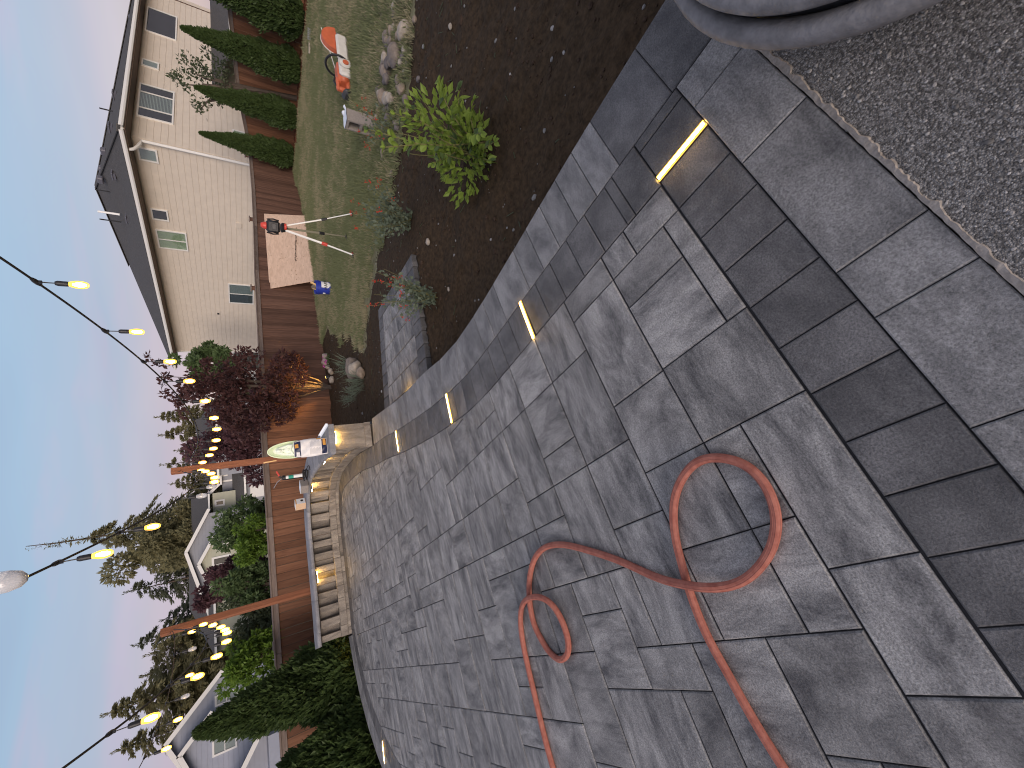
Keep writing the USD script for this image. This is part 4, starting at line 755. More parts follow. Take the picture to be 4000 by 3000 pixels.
# ------------------------------------------------------------------ air hose
look('hose_red', {'g': ('geometry', {}), 'n': ('noise_texture', {'scale': 34.0, 'detail': 4.0, 'roughness': .65}), 'r': ('rgb_ramp', {'ramp': [(.3, (.27, .085, .060)), (.7, (.40, .155, .112))]}), 'n2': ('noise_texture', {'scale': 320.0}), 'b': ('bump', {'strength': .4, 'distance': .0012}), 'p': ('principled_bsdf', {'roughness': .7, 'specular_ior_level': .25})},
    [('g.position', 'n.vector'), ('n.fac', 'r.fac'), ('r.color', 'p.base_color'), ('g.position', 'n2.vector'), ('n2.fac', 'b.height'), ('b.normal', 'p.normal')])
hp = [(1230, 1760), (1195, 1659), (1170, 1565), (1150, 1480), (1133, 1405), (1125, 1350), (1126, 1318), (1134, 1299), (1150, 1290), (1172, 1292), (1195, 1309), (1215, 1343), (1227, 1383), (1226, 1412), (1214, 1424), (1201, 1421), (1184, 1404), (1168, 1378), (1154, 1348), (1146, 1312), (1143, 1272), (1149, 1224), (1164, 1194), (1187, 1179), (1222, 1177), (1275, 1190), (1340, 1212), (1395, 1237), (1440, 1254), (1490, 1265), (1530, 1269), (1575, 1265), (1615, 1248), (1645, 1220), (1668, 1180), (1677, 1130), (1670, 1085), (1650, 1043), (1618, 1010), (1580, 993), (1540, 989), (1505, 1000), (1478, 1028), (1460, 1068), (1455, 1115), (1460, 1165), (1470, 1208), (1485, 1262), (1502, 1312), (1530, 1378), (1572, 1455), (1622, 1545), (1680, 1640), (1740, 1735)]
HR = .0155
h3 = [at_z(x*4000/2212, y*4000/2212, HR) for x, y in hp]; hz = np.full(len(hp), HR)
for k in (8, 9): hz[k] = HR+.026
for k in (7, 10): hz[k] = HR+.014
for k in (28, 29, 30, 31): hz[k] = HR+[.012, .027, .027, .010][k-28]
hpts = np.array([at_z(x*4000/2212, y*4000/2212, z) for (x, y), z in zip(hp, hz)]); hs = spline(hpts, 420); hs[:, 2] = np.maximum(hs[:, 2], HR-.001)
t = thing('air_hose', 'salmon red rubber air hose lying in two loops on the pavers', 'hose'); hm = MB().tube(hs, HR, 14).build()
part(t, 'hose', hm, 'hose_red', True)
rib = MB()
T_ = np.gradient(hs, axis=0); T_ /= np.linalg.norm(T_, axis=1, keepdims=True); sd_ = np.cross(T_, [0, 0, 1.0]); sd_ /= np.linalg.norm(sd_, axis=1, keepdims=True); upv = np.cross(sd_, T_)
for an in (20, 70, 110, 160): rib.tube(hs+(sd_*math.cos(math.radians(an))+upv*math.sin(math.radians(an)))*(HR*.985), .0014, 5)
part(t, 'moulded_rib', rib, 'hose_red')

# ------------------------------------------------------------------ planter at the right
plain('planter_grey', (.19, .185, .185), .75, .3, var=.35, scale=22, bump=.004, bscale=60); plain('planter_soil', (.05, .05, .035), .95, .1, var=.5, scale=40, bump=.02, bscale=60)
pc = np.array([1.207, -.578]); t = thing('planter', 'large round grey planter with a rolled double rim on the concrete', 'planter', (pc[0], pc[1], .004))
part(t, 'pot', MB().lathe([(0, .02), (.47, .0), (.49, .02), (.55, .14), (.60, .235), (.592, .24), (.54, .15), (.50, .24), (0, .24)], seg=72), 'planter_grey', 40)
part(t, 'outer_rim', MB().lathe([(.585, .262), (.598, .245), (.624, .240), (.644, .255), (.650, .280), (.640, .303), (.618, .308), (.600, .298), (.588, .28), (.585, .262)], seg=120), 'planter_grey', True)
part(t, 'inner_rim', MB().lathe([(.558, .335), (.565, .322), (.585, .318), (.603, .328), (.608, .346), (.600, .362), (.583, .368), (.566, .360), (.558, .348), (.558, .335)], seg=120), 'planter_grey', True)
part(t, 'collar', MB().lathe([(.578, .20), (.585, .325), (.572, .33), (.565, .2)], seg=96), 'dark_metal', 40)
sm = MB().lathe([(0, .345), (.2, .343), (.42, .338), (.562, .328)], seg=60).build(); sv = sm[0]+np.c_[np.zeros((len(sm[0]), 2)), (meshkit.fbm(sm[0]*18, 3, 2)-.5)*.035]
part(t, 'potting_soil', (sv, sm[1]), 'planter_soil', True)
n = 1500; a = RNG.uniform(0, 6.28, n); r = .55*np.sqrt(RNG.uniform(0, 1, n)); part(t, 'moss', leaves(np.c_[np.cos(a)*r, np.sin(a)*r, .330+0*a], np.c_[RNG.normal(size=(n, 2))*.7, np.ones(n)], np.full(n, .022), MB(), .5), 'leaf_olive', kind='stuff')

# ------------------------------------------------------------------ grass
gpx = []
tuft = []
for sd in range(4):
    r = np.random.default_rng(40+sd); n = 22; c = np.c_[r.normal(size=(n, 2))*.035, np.zeros(n)]; tuft.append(leaves(c, np.c_[r.normal(size=(n, 2))*.55, np.ones(n)*1.1], np.full(n, .062), MB(), .14, .05, r))
n = 46000; x = RNG.uniform(3.9, 18.4, n)**1.0; y = RNG.uniform(-1.0, 11.6, n); ang = np.arctan2(x, y)
yb = np.interp(x, [-7, 5.2, 17.6], [10.5, 9.3, 11.7]); keep = (y < yb-.12) & (x < 17.6-.072*(11.7-y)-1.12+.12*np.sin(y*3.1)) & (y > -.8+0*x) & (x > y*.42-1)
so = soil_amount(x+(meshkit.fbm(np.c_[x, y, 0*x]*2.1, 3, 9)-.5)*1.1, y); pr = np.clip(1.1-so*1.6, .0, 1); pr = np.maximum(pr, .0); dens = np.clip(1.25-(x-4)/22, .5, 1); keep &= (RNG.uniform(0, 1, n) < pr*dens)
x, y = x[keep], y[keep]; n = len(x); dry = meshkit.fbm(np.c_[x*.9, y*.9, 0*x], 3, 17)+.9*np.exp(-np.abs(soil_amount(x, y)-.25)*4)*.35
GI2 = lambda x, y: np.where((x < 7.7) & (y < 9.5), gz(np.clip(x, -14, 24), np.clip(y, -6, 16)), ground_z(x, y)); idx = np.where(dry+RNG.normal(size=n)*.20 > .72, 2, 0)+RNG.integers(0, 2, n)
instancer('lawn_grass', tuft, ['grass_blade', 'grass_blade', 'grass_dry', 'grass_dry'], np.c_[x, y, GI2(x, y)-.004], RNG.uniform(.7, 1.35, n)*(1+.03*(x-4)), RNG.uniform(0, 6.28, n), idx, RNG.normal(size=n)*.15, label='short patchy lawn, green with straw coloured bare edges', cat='grass')
# bark mulch strip along the side fence
n = 6500; s_ = RNG.uniform(0, 9.8, n); o = RNG.uniform(.0, 1.25, n)*(1-.12*np.sin(s_*2)); P0 = FC+(FR-FC)/np.linalg.norm(FR-FC)*s_[:, None]+np.c_[-o, 0*o]
chip = [bx((0, 0, 0), (1, .34, .14), rotz(.3)), bx((0, 0, 0), (.7, .5, .12)), bx((0, 0, 0), (1.2, .25, .2))]; plain('chip_red', (.125, .048, .028), .9, .1, var=.4, scale=50); plain('chip_brown', (.075, .035, .022), .9, .1, var=.4, scale=50)
instancer('bark_mulch', chip, ['chip_red', 'chip_brown', 'chip_red'], np.c_[P0, ground_z(P0[:, 0], P0[:, 1])+RNG.uniform(.01, .05, n)], RNG.uniform(.05, .11, n), RNG.uniform(0, 6.28, n), RNG.integers(0, 3, n), RNG.normal(size=n)*.4, label='red brown bark mulch strip under the evergreens', cat='mulch')

# ------------------------------------------------------------------ leafy bush in the bare bed, leaf by leaf
bb = np.array([2.93, 1.47, float(gz(2.93, 1.47)[0])]); t = thing('leafy_bush', 'bright green bush with broad pointed leaves standing in the bare soil', 'bush', bb); r = np.random.default_rng(12); st = MB()
def broad_leaf(c, d, L, rng):
    d = d/np.linalg.norm(d); a = np.cross(d, [0, 0, 1.0]); a /= np.linalg.norm(a)+1e-9; up = np.cross(a, d); ro = rng.normal()*.5; a, up = a*math.cos(ro)+up*math.sin(ro), up*math.cos(ro)-a*math.sin(ro)
    V = []; ww = [0.02, .22, .30, .24, .0]
    for k, (u, w) in enumerate(zip((0, .25, .5, .75, 1.0), ww)):
        m = c+d*L*u-np.array([0, 0, 1])*L*.22*u*u
        V += [m-a*w*L+up*w*L*.30, m, m+a*w*L+up*w*L*.30]
    F = []
    for k in range(4): F += [[3*k, 3*k+1, 3*k+4, 3*k+3], [3*k+1, 3*k+2, 3*k+5, 3*k+4]]
    return MB().add(np.array(V), F)
def bx_px(x, y, D): return at_d(x, y, D)-bb
Db = math.hypot(bb[0], bb[1]); tips = [(1440, 505, .02), (1505, 575, -.1), (1545, 445, .12), (1600, 410, .2), (1715, 325, .12), (1790, 352, .05), (1690, 640, -.15), (1740, 620, -.2), (1620, 560, -.25), (1640, 470, -.05), (1850, 395, .0), (1930, 555, -.42), (1905, 625, -.38), (1880, 520, -.5), (1820, 600, -.45), (1765, 480, -.3), (1840, 470, -.35), (1690, 520, -.32), (1560, 520, .22), (1650, 390, .34), (1740, 600, -.4), (1800, 420, .3), (1600, 600, .1), (1870, 640, -.3)]
nl = 0
for x, y, o in tips:
    e_ = bx_px(x, y, Db+o); e_[2] = max(e_[2], .02); b0 = np.array([r.normal()*.05, r.normal()*.05, -.02]); mid = (b0+e_)/2+[r.normal()*.03, r.normal()*.03, .06]; c = spline([b0, mid, e_], 24); st.tube(c, np.linspace(.006, .0025, 24), 5); L = np.linalg.norm(np.diff(c, axis=0), axis=1).sum(); nn = int(np.clip(L/.052, 5, 13))
    for k in range(nn):
        f_ = .18+.82*(k+1)/nn; q = c[min(int(f_*23), 23)]; tg = c[min(int(f_*23), 22)+1]-c[min(int(f_*23), 22)]; tg /= np.linalg.norm(tg); az = r.uniform(0, 6.28)
        for sgn in ((1, -1) if k < nn-1 else (1, -1, 0)):
            if nl >= 300: break
            side = np.array([math.cos(az), math.sin(az), .1])*(1 if sgn > 0 else -1) if sgn else np.zeros(3); d = tg*.7+side*.8+r.normal(size=3)*.15; part(t, 'leaf', broad_leaf(q, d, r.uniform(.060, .098)*(1.0 if f_ < .9 else .7), r), 'leaf_bush2' if False else ('leaf_bush' if r.random() < .8 else 'leaf_green')); nl += 1
part(t, 'stem', st, 'twig') if 'twig' in MAT else None
plain('twig', (.16, .15, .06), .8); part(t, 'stem', st, 'twig')
inner = np.random.default_rng(77); n = 520; p_, d_ = clump_points([(0, 0, .2, .25, .25, .2), (.1, -.05, .38, .22, .22, .2), (-.08, .05, .12, .3, .3, .12)], n, inner, .2); part(t, 'inner_leaf', leaves(p_, d_+[0, 0, .3], np.full(n, .07), MB(), .5, rng=inner), 'leaf_bush', kind='stuff')

def perennial(label, base, h, rad, n, fl, seed, leaf='leaf_grey', petal='petal_red', nst=22, flo=None):
    r = np.random.default_rng(seed); t = thing('flowering_perennial', label, 'flower plant', base); st = MB(); C, D = [], []; fm = MB()
    for k in range(nst):
        az = r.uniform(0, 6.28); L = h*r.uniform(.55, 1.1); sp = rad*r.uniform(.2, 1.0); e_ = np.array([math.cos(az)*sp, math.sin(az)*sp, L]); c = spline([(r.normal()*.03, r.normal()*.03, 0), e_*[.55, .55, .5], e_], 20); st.tube(c, np.linspace(.0026, .0012, 20), 4)
        m = n//nst; u = r.integers(1, 16, m); C.append(c[u]+r.normal(size=(m, 3))*.025); D.append(r.normal(size=(m, 3))*.8+[0, 0, .3])
        if k < fl:
            for _ in range(3): q = c[-1]-np.array([0, 0, r.uniform(0, .09)])+r.normal(size=3)*.012; fm.add(*leaves(q[None]+r.normal(size=(4, 3))*.006, r.normal(size=(4, 3))+[0, 0, .3], np.full(4, .019), MB(), .6, rng=r).build())
    part(t, 'stem', st, 'twig'); part(t, 'foliage', leaves(np.vstack(C), np.vstack(D), np.full(sum(map(len, C)), .046), MB(), .62, rng=r), leaf); part(t, 'blossom', fm, petal); return t
gp = lambda x, y: np.array([x, y, float(GI2(np.array([x]), np.array([y]))[0])])
perennial('wispy grey green plant with red blossoms arching over the lower path', gp(2.56, 2.74), .55, .34, 620, 12, 3); perennial('grey green clump with sparse red blossoms at the lawn edge below the tripod', gp(3.75, 2.85), .54, .40, 1000, 9, 4, nst=34)
perennial('thin plant with red blossoms between the river stones and the cinder block', gp(5.25, 2.75), .46, .42, 160, 9, 5)
def spiky(label, base, h, rad, n, seed):
    r = np.random.default_rng(seed); t = thing('lavender_plant', label, 'plant', base); az = r.uniform(0, 6.28, n); tl = r.uniform(.15, 1.0, n); d = np.c_[np.cos(az)*tl, np.sin(az)*tl, np.ones(n)*.9]; p_ = np.c_[r.normal(size=(n, 2))*.05, np.zeros(n)]; part(t, 'foliage', leaves(p_, d, np.full(n, h), MB(), .03, .01, r), 'leaf_lavender')
    m = n*7; k = r.integers(0, n, m); u = r.uniform(.3, .9, m)[:, None]; dd = d[k]/np.linalg.norm(d[k], axis=1, keepdims=True); part(t, 'side_shoot', kind='stuff', mesh=leaves(p_[k]+dd*h*u*.9, dd+r.normal(size=(m, 3))*.5, np.full(m, h*.15), MB(), .15, .02, r), mat='leaf_lavender')
spiky('spiky grey green clump in the dark bed, beside two boulders', gp(3.55, 5.95), .34, .3, 46, 8); spiky('spiky grey green clump nearer the fence, right of the boulders', gp(4.35, 6.7), .34, .3, 34, 9); spiky('leftmost small spiky clump in the dark bed', gp(3.62, 6.55), .32, .26, 26, 10)

# ------------------------------------------------------------------ stones
for nm, c in (('stone_a', (.28, .22, .165)), ('stone_b', (.20, .165, .135)), ('stone_c', (.36, .31, .25)), ('stone_d', (.15, .13, .12))): plain(nm, c, .75, .3, var=.3, scale=18, bump=.003, bscale=90)
r = np.random.default_rng(31); RG = 'river stones heaped on the lawn edge'; RL = 'smooth brown river stone in the heap on the lawn edge'
def stone(c, rad, m, label, group=None, seed=0, name='river_stone'): return say(part(None, name, MB().ball((0, 0, 0), 1.0, 2, amp=.32, seed=seed).build(), m, True), label, 'stone', group)
def put_stone(c, rad, m, label, group=None, seed=0, name='river_stone'):
    R_ = rotz(r.uniform(0, 3.1)); mb = MB().ball(c, rad, 2, R=R_, amp=.30, seed=seed); return whole(name, mb, m, label, 'stone', group, smooth=True)
big = [((1530, 290), .12, .09, 'stone_a', 'large tan boulder at the top of the river stone heap'), ((1562, 222), .155, .10, 'stone_b', 'biggest brown boulder in the middle of the river stone heap'), ((1512, 385), .10, .08, 'stone_a', 'reddish boulder at the left of the river stone heap'), ((1590, 130), .115, .08, 'stone_c', 'pale flat boulder at the right end of the river stone heap')]
for k, ((x, y), rad, h_, m, lb) in enumerate(big): c = at_lawn(x, y); c[2] += h_*.5; put_stone(c, (rad, rad*.8, h_), m, lb, None, 60+k)
for k in range(105):
    u, v_ = r.normal()*.50, r.normal()*.80; x, y = 5.95+u*.8-.1*v_, 2.35+v_*.55; rad = float(np.exp(r.normal(math.log(.044), .38))); z = gp(x, y)[2]+rad*.45+max(0, .09-.12*math.hypot(u, v_))
    put_stone((x, y, z), (rad, rad*.78, rad*.6), ['stone_a', 'stone_b', 'stone_c', 'stone_d'][r.integers(0, 4)], RL, RG, k)
put_stone(gp(4.0, 6.2)+[0, 0, .09], (.19, .11, .13), 'stone_b', 'upright brown boulder among the spiky plants', None, 81, 'boulder'); put_stone(gp(3.86, 6.0)+[0, 0, .07], (.13, .10, .11), 'stone_c', 'pale boulder leaning on the upright brown one', None, 82, 'boulder'); put_stone(gp(3.66, 5.82)+[0, 0, .05], (.10, .08, .07), 'stone_a', 'small rounded boulder half hidden by the spiky clump', None, 83, 'boulder')
for (x, y, rad, lb) in ((1693, 948, .04, 'tan pebble lying alone in the soil behind the lower path'), (1755, 1130, .022, 'white chip lying in the soil near the coping'), (1772, 110, .03, 'white pebble in the soil beside the planter')):
    c = at_lawn(x, y); c[2] = gp(c[0], c[1])[2]+rad*.4; put_stone(c, (rad, rad*.7, rad*.5), 'stone_c', lb, None, int(x), 'pebble')

# ------------------------------------------------------------------ cinder block, saw, metal tool, level, plywood, bucket
plain('block_grey', (.25, .225, .205), .9, .15, var=.2, scale=60, bump=.003, bscale=150); plain('paper_white', (.72, .76, .80), .7)
cb = np.array([6.20, 3.33, -.43]); ctr = 0.0
u_ = np.array([6.222-6.173, 3.4076-3.2396]); u_ /= np.linalg.norm(u_); yaw = math.atan2(u_[1], u_[0]); Rb = rotz(yaw)
t = thing('cinder_block', 'hollow grey cinder block standing on end on the lawn', 'cinder block', (6.198, 3.323, -.425), (0, 0, math.degrees(yaw)))
W_, H_, D_b = .175, .397, .40; bm = MB(); th = .03     # cores open towards the camera: x = width, -y = depth away is +y? depth runs to the right in the photo
sidev = np.array([u_[1], -u_[0]])
for z0, z1 in ((0, .035), (.18, .217), (.362, .397)): bm.box((0, -.10, (z0+z1)/2), (W_, .20, z1-z0), None, .004)
for s_ in (-1, 1): bm.box((s_*(W_/2-th/2), -.10, H_/2), (th-.001, .199, H_-.002), None, .004)
part(t, 'shell', bm, 'block_grey'); part(t, 'core_back', bx((0, -.15, .2), (W_-.02, .02, .37)), 'block_grey')
pm = MB(); gx = np.linspace(-.10, .09, 8); gy = np.linspace(-.23, .0, 12); GXp, GYp = np.meshgrid(gx, gy, indexing='ij'); GZp = .402+.012*meshkit.fbm(np.stack([GXp*12, GYp*12, GXp*0], -1), 3, 3)+np.where(GYp < -.20, .03*np.sin(GXp*60), 0); ii, jj = np.meshgrid(np.arange(7), np.arange(11), indexing='ij')
pvx = np.stack([GXp, GYp, GZp], -1).reshape(-1, 3) @ Rb.T + [6.198, 3.323, -.425]; whole('paper_sheet', MB().add(pvx, np.stack([ii*12+jj, (ii+1)*12+jj, (ii+1)*12+jj+1, ii*12+jj+1], -1).reshape(-1, 4)), 'paper_white', 'crumpled white sheet draped over the top of the cinder block', 'paper', smooth=True)
plain('saw_orange', (.48, .115, .05), .45, .4, var=.15, scale=14); plain('saw_cream', (.55, .53, .48), .5, .4, var=.12, scale=16); plain('steel', (.55, .56, .58), .35, .5, .9)
a_s, b_s = at_lawn(1372, 352), at_lawn(1330, 128, 0); c_s = at_lawn(1385, 235); sdir = np.array([.42, -.9, 0]); 
S0 = at_lawn(1376, 352); S1 = at_lawn(1362, 122); S0[2] = ground_z(S0[0], S0[1]); sdir = S1-S0; ax = math.degrees(math.atan2(sdir[1], sdir[0])); sc_ = np.linalg.norm(sdir[:2])/1.10
t = thing('cutoff_saw', 'orange and cream petrol cut-off saw lying on the lawn', 'power saw', (S0[0], S0[1], S0[2]-.02), (0, 0, ax), scale=(min(sc_, 1.3), 1.3, 1.3))
part(t, 'body', MB().box((.20, .0, .13), (.34, .20, .16), None, .04).box((.02, .0, .20), (.22, .07, .05), None, .02).box((-.06, 0, .13), (.06, .07, .15), None, .02).box((.05, 0, .07), (.2, .12, .06), None, .02), 'saw_orange', 40)
part(t, 'engine_cover', MB().box((.22, -.11, .11), (.30, .08, .17), None, .03).lathe([(0, .0), (.075, 0), (.075, .02), (.05, .03), (0, .03)], (.24, -.148, .12), 20, np.array([[1, 0, 0], [0, 0, -1], [0, 1, 0]])), 'saw_cream', 40); part(t, 'starter', MB().lathe([(0, 0), (.038, 0), (.038, .012), (0, .014)], (.24, -.178, .12), 16, np.array([[1, 0, 0], [0, 0, -1], [0, 1, 0]])), 'saw_orange')
part(t, 'rear_cap', MB().box((-.08, .03, .08), (.10, .16, .13), None, .035), 'dark_metal', 40); part(t, 'front_handle', MB().tube(spline([(.33, -.14, .10), (.35, -.14, .26), (.36, -.02, .33), (.36, .12, .28), (.35, .16, .10)], 30), .015, 8), 'black_plastic', True)
part(t, 'cutting_arm', MB().box((.60, -.085, .12), (.46, .06, .15), None, .028), 'saw_cream', 40)
wx = np.array([[1, 0, 0], [0, 0, -1], [0, 1, 0]]); part(t, 'blade', MB().lathe([(0, -.002), (.17, -.002), (.17, .002), (0, .002)], (.80, .0, .16), 40, wx), 'steel')
gd = MB(); th_ = np.linspace(math.radians(5), math.radians(185), 26); ra, rb = .02, .20
for o in (-.035, .035):
    v = np.vstack([np.c_[.80+np.cos(th_)*ra, 0*th_+o, .16+np.sin(th_)*ra], np.c_[.80+np.cos(th_)*rb, 0*th_+o, .16+np.sin(th_)*rb]]); k = np.arange(25); gd.add(v, np.stack([k, k+1, 26+k+1, 26+k], 1))
v = np.vstack([np.c_[.80+np.cos(th_)*rb, 0*th_+o, .16+np.sin(th_)*rb] for o in (-.035, .035)]); gd.add(v, np.stack([k, k+1, 26+k+1, 26+k], 1)); part(t, 'blade_guard', gd, 'saw_orange'); part(t, 'guard_rib', MB().tube(np.c_[.80+np.cos(th_)*rb, 0*th_+.037, .16+np.sin(th_)*rb], .006, 6).tube([(.36, .06, .20), (.6, .045, .25), (.8, .04, .28), (1.0, .04, .34)], .006, 6), 'saw_cream'); part(t, 'throttle', MB().tube([(-.02, 0, .22), (.05, 0, .25), (.12, 0, .23)], .012, 6), 'black_plastic')
q0, q1 = at_lawn(1224, 118), at_lawn(1222, 215); t = thing('steel_trowel', 'small grey notched steel tool lying by the mulch', 'tool', (0, 0, 0)); m = MB().bar(q0*.97+[0, 0, .12], (q0*.5+q1*.5)*.97+[0, 0, .12], .12, .02)
for k in range(6): m.bar((q0*(1-k/12)+q1*k/12)*.97+[0, 0, .12], (q0*(1-k/12)+q1*k/12)*.97+[0, 0, .19], .03, .03)
part(t, 'blade', m, 'steel'); part(t, 'handle', MB().bar((q0+q1)/2*.97+[0, 0, .13], q1*.97+[0, 0, .13], .05, .05, bev=.01), 'stone_c')
# rotating level on its tripod
hd = np.array([6.13, 5.25]); zf = gp(6.1, 5.2)[2]; t = thing('laser_level', 'black and red rotating laser level on a white tripod in the lawn', 'laser level', (hd[0], hd[1], 0)); plain('alu_white', (.78, .77, .72), .35, .5); plain('alu_grey', (.22, .21, .15), .5); plain('red_plastic', (.55, .06, .04), .4, .4)
ft = [at_lawn(1388, 837), at_lawn(1366, 926), at_lawn(1392, 997)]; top = np.array([0, 0, .64])
for k, (q, m) in enumerate(zip(ft, ('alu_white', 'alu_grey', 'alu_white'))):
    f_ = q-[hd[0], hd[1], 0]; a = top+np.r_[f_[:2], 0]*.08; lg = part(t, 'leg', MB().bar(a, a+(f_-a)*.55, .034, .022, bev=.004).bar(a+(f_-a)*.5, f_+[0, 0, .06], .024, .016, bev=.003), m)
    part(lg, 'clamp', MB().bar(a+(f_-a)*.51, a+(f_-a)*.59, .05, .04, bev=.006), 'red_plastic' if k == 2 else 'black_plastic'); part(lg, 'clamp', MB().bar(a+(f_-a)*.93, a+(f_-a)*.96, .034, .026), 'red_plastic' if k != 1 else 'black_plastic'); part(lg, 'foot', MB().bar(f_+[0, 0, .07], f_+[0, 0, -.02], .05, .03, bev=.006).box(f_+[0, 0, .06], (.12, .03, .012)), 'black_plastic')
part(t, 'tripod_head', MB().lathe([(0, .58), (.04, .58), (.06, .62), (.075, .66), (.06, .68), (0, .68)], seg=16).box((.05, -.03, .63), (.04, .05, .06), None, .01), 'black_plastic'); part(t, 'red_knob', MB().lathe([(0, .60), (.05, .60), (.05, .63), (0, .63)], (-.02, -.05, 0), 12), 'red_plastic')
hb = MB(); az = math.atan2(-hd[1], -hd[0]); part(t, 'housing', MB().box((0, 0, .785), (.15, .19, .19), rotz(az), .03), 'black_plastic', 40); part(t, 'window', MB().box((0, 0, .775), (.158, .10, .07), rotz(az), .01), 'dark_metal'); part(t, 'prism_cap', MB().lathe([(.06, .88), (.058, .885), (.05, .92), (.032, .955), (0, .958)], seg=14), 'red_plastic'); part(t, 'side_guard', MB().tube(np.array([(0, .10, .70), (0, .115, .78), (0, .10, .87)]) @ rotz(az).T, .012, 6).tube(np.array([(0, -.10, .70), (0, -.115, .78), (0, -.10, .87)]) @ rotz(az).T, .012, 6), 'rubber_black')
part(t, 'badge', MB().box(np.array([.0805, .03, .75])*[1, 1, 1] @ np.diag([1, 1, 1]), (.003, .02, .03)).build(), 'red_plastic') if False else None
# plywood sheets leaning on the fence
def ply(tl, tr, bl, br_, label, dz=0.0):
    P = [on_plane(*tl, FK, FC), on_plane(*tr, FK, FC)]; nf = np.array([(FC-FK)[1], -(FC-FK)[0], 0])/np.linalg.norm(FC-FK); Bq = [on_plane(*bl, FK+nf[:2]*.42, FC+nf[:2]*.42), on_plane(*br_, FK+nf[:2]*.42, FC+nf[:2]*.42)]; P = [p+nf*.03 for p in P]
    o = nf*.012; v = np.array(P[:1]+P[1:]+Bq[::-1]); v = np.vstack([v, v+o+nf*dz]); return whole('plywood_sheet', MB().add(v, [[0, 1, 2, 3], [4, 7, 6, 5], [0, 4, 5, 1], [1, 5, 6, 2], [2, 6, 7, 3], [3, 7, 4, 0]]), 'ply', label, 'plywood')
sh = ply((1057, 1131), (1034, 846), (1243, 1096), (1212, 850), 'front plywood sheet leaning on the fence behind the tripod'); ply((1051, 1106), (1031, 838), (1238, 1075), (1209, 843), 'second plywood sheet, its edge showing behind the front one', -.02)
ink = MB(); nf = np.array([(FC-FK)[1], -(FC-FK)[0], 0])/np.linalg.norm(FC-FK); P_tl = on_plane(1057, 1131, FK, FC)+nf*.043; P_tr = on_plane(1034, 846, FK, FC)+nf*.043; B_l = on_plane(1243, 1096, FK+nf[:2]*.435, FC+nf[:2]*.435); B_r = on_plane(1212, 850, FK+nf[:2]*.435, FC+nf[:2]*.435)
pq = lambda u, v_: (1-v_)*((1-u)*P_tl+u*P_tr)+v_*((1-u)*B_l+u*B_r)+nf*.004
r = np.random.default_rng(3)
for k in range(26):
    u = .30+.02*k; v0 = .55+.004*k+r.normal()*.004
    if r.random() < .75: ink.quad(pq(u, v0), pq(u+.012, v0), pq(u+.012, v0+r.uniform(.012, .045)), pq(u, v0+.02))
plain('ink', (.03, .025, .02), .8); part(sh, 'stamp', ink, 'ink', kind='stuff')
kn = MB()
for k in range(46):
    u, v_ = r.uniform(.03, .97), r.uniform(.04, .96); s_ = r.uniform(.004, .010); kn.quad(pq(u, v_), pq(u+s_, v_+.002), pq(u+s_, v_+s_*1.6), pq(u-.001, v_+s_*1.2))
plain('knot', (.22, .11, .06), .8); part(sh, 'knot', kn, 'knot', kind='stuff')
# bucket
bp = np.array([7.05, 7.55]); bz = gp(*bp)[2]; plain('bucket_blue', (.025, .045, .32), .4, .45); plain('label_white', (.78, .78, .76), .5)
t = thing('bucket', 'blue plastic bucket with a white badge, full of wood scraps', 'bucket', (bp[0], bp[1], bz)); part(t, 'shell', MB().lathe([(0, 0), (.128, 0), (.132, .01), (.148, .30), (.150, .36), (.142, .36), (.138, .30), (.125, .02), (0, .015)], seg=40), 'bucket_blue', 40)
for z in (.295, .325): part(t, 'hoop', MB().lathe([(.148, z-.008), (.159, z-.006), (.159, z+.006), (.148, z+.008)], seg=40), 'bucket_blue', 40)
part(t, 'rim', MB().lathe([(.148, .352), (.158, .352), (.158, .366), (.142, .366), (.142, .352)], seg=40), 'bucket_blue', 40)
def on_bucket(a, z, o=.0015): r_ = np.interp(z, [.01, .30], [.132, .148])+o; return np.array([math.cos(a)*r_, math.sin(a)*r_, z])
face = math.atan2(-bp[1], -bp[0]); A0 = face+.62; lab = MB(); outl = [(-.30, .23), (.30, .23), (.60, .165), (.62, .06), (.0, .02), (-.62, .06), (-.60, .165)]; outl = [(-.55, .255), (.55, .255), (.62, .12), (.0, .03), (-.62, .12)]
cen_ = on_bucket(A0, .15); n = 40
bd = []
for k in range(len(outl)):
    (a0, z0), (a1, z1) = outl[k], outl[(k+1) % len(outl)]
    for f_ in np.linspace(0, 1, 9)[:-1]: bd.append((a0+(a1-a0)*f_, z0+(z1-z0)*f_))
rings = [[on_bucket(A0+a*s_, .15+(z-.15)*s_) for a, z in bd] for s_ in (1, .66, .33)]; m = len(bd); V = np.vstack(rings+[[cen_]]); F = []
for q in range(2):
    for k in range(m): F.append([q*m+k, q*m+(k+1) % m, (q+1)*m+(k+1) % m, (q+1)*m+k])
lab.add(V, F); lab.add(V, [[2*m+k, 2*m+(k+1) % m, 3*m] for k in range(m)]); part(t, 'badge', lab, 'label_white')
tx = meshkit.text_mesh('HART', .062, .001, True); v = tx.vertices.copy(); v[:, 0] -= v[:, 0].mean(); v[:, 1] -= .031; V = np.array([on_bucket(A0-x/.142, .165+y, .0035+z) for x, y, z in v]) if False else np.array([on_bucket(A0+x_/.142, .165+y_, .0035+z_) for x_, y_, z_ in v]); part(t, 'lettering', (V, tx.faces), 'ink')
part(t, 'handle_boss', MB().box(on_bucket(A0-1.55, .19, .006), (.02, .03, .055), rotz(A0-1.55), .008), 'label_white')
for k in range(6): a = r.uniform(0, 6.28); say(part(t, 'liner', MB().lathe([(0, .25), (.138, .25), (.138, .255), (0, .255)], seg=24), 'dark_metal')) if k == 0 else None
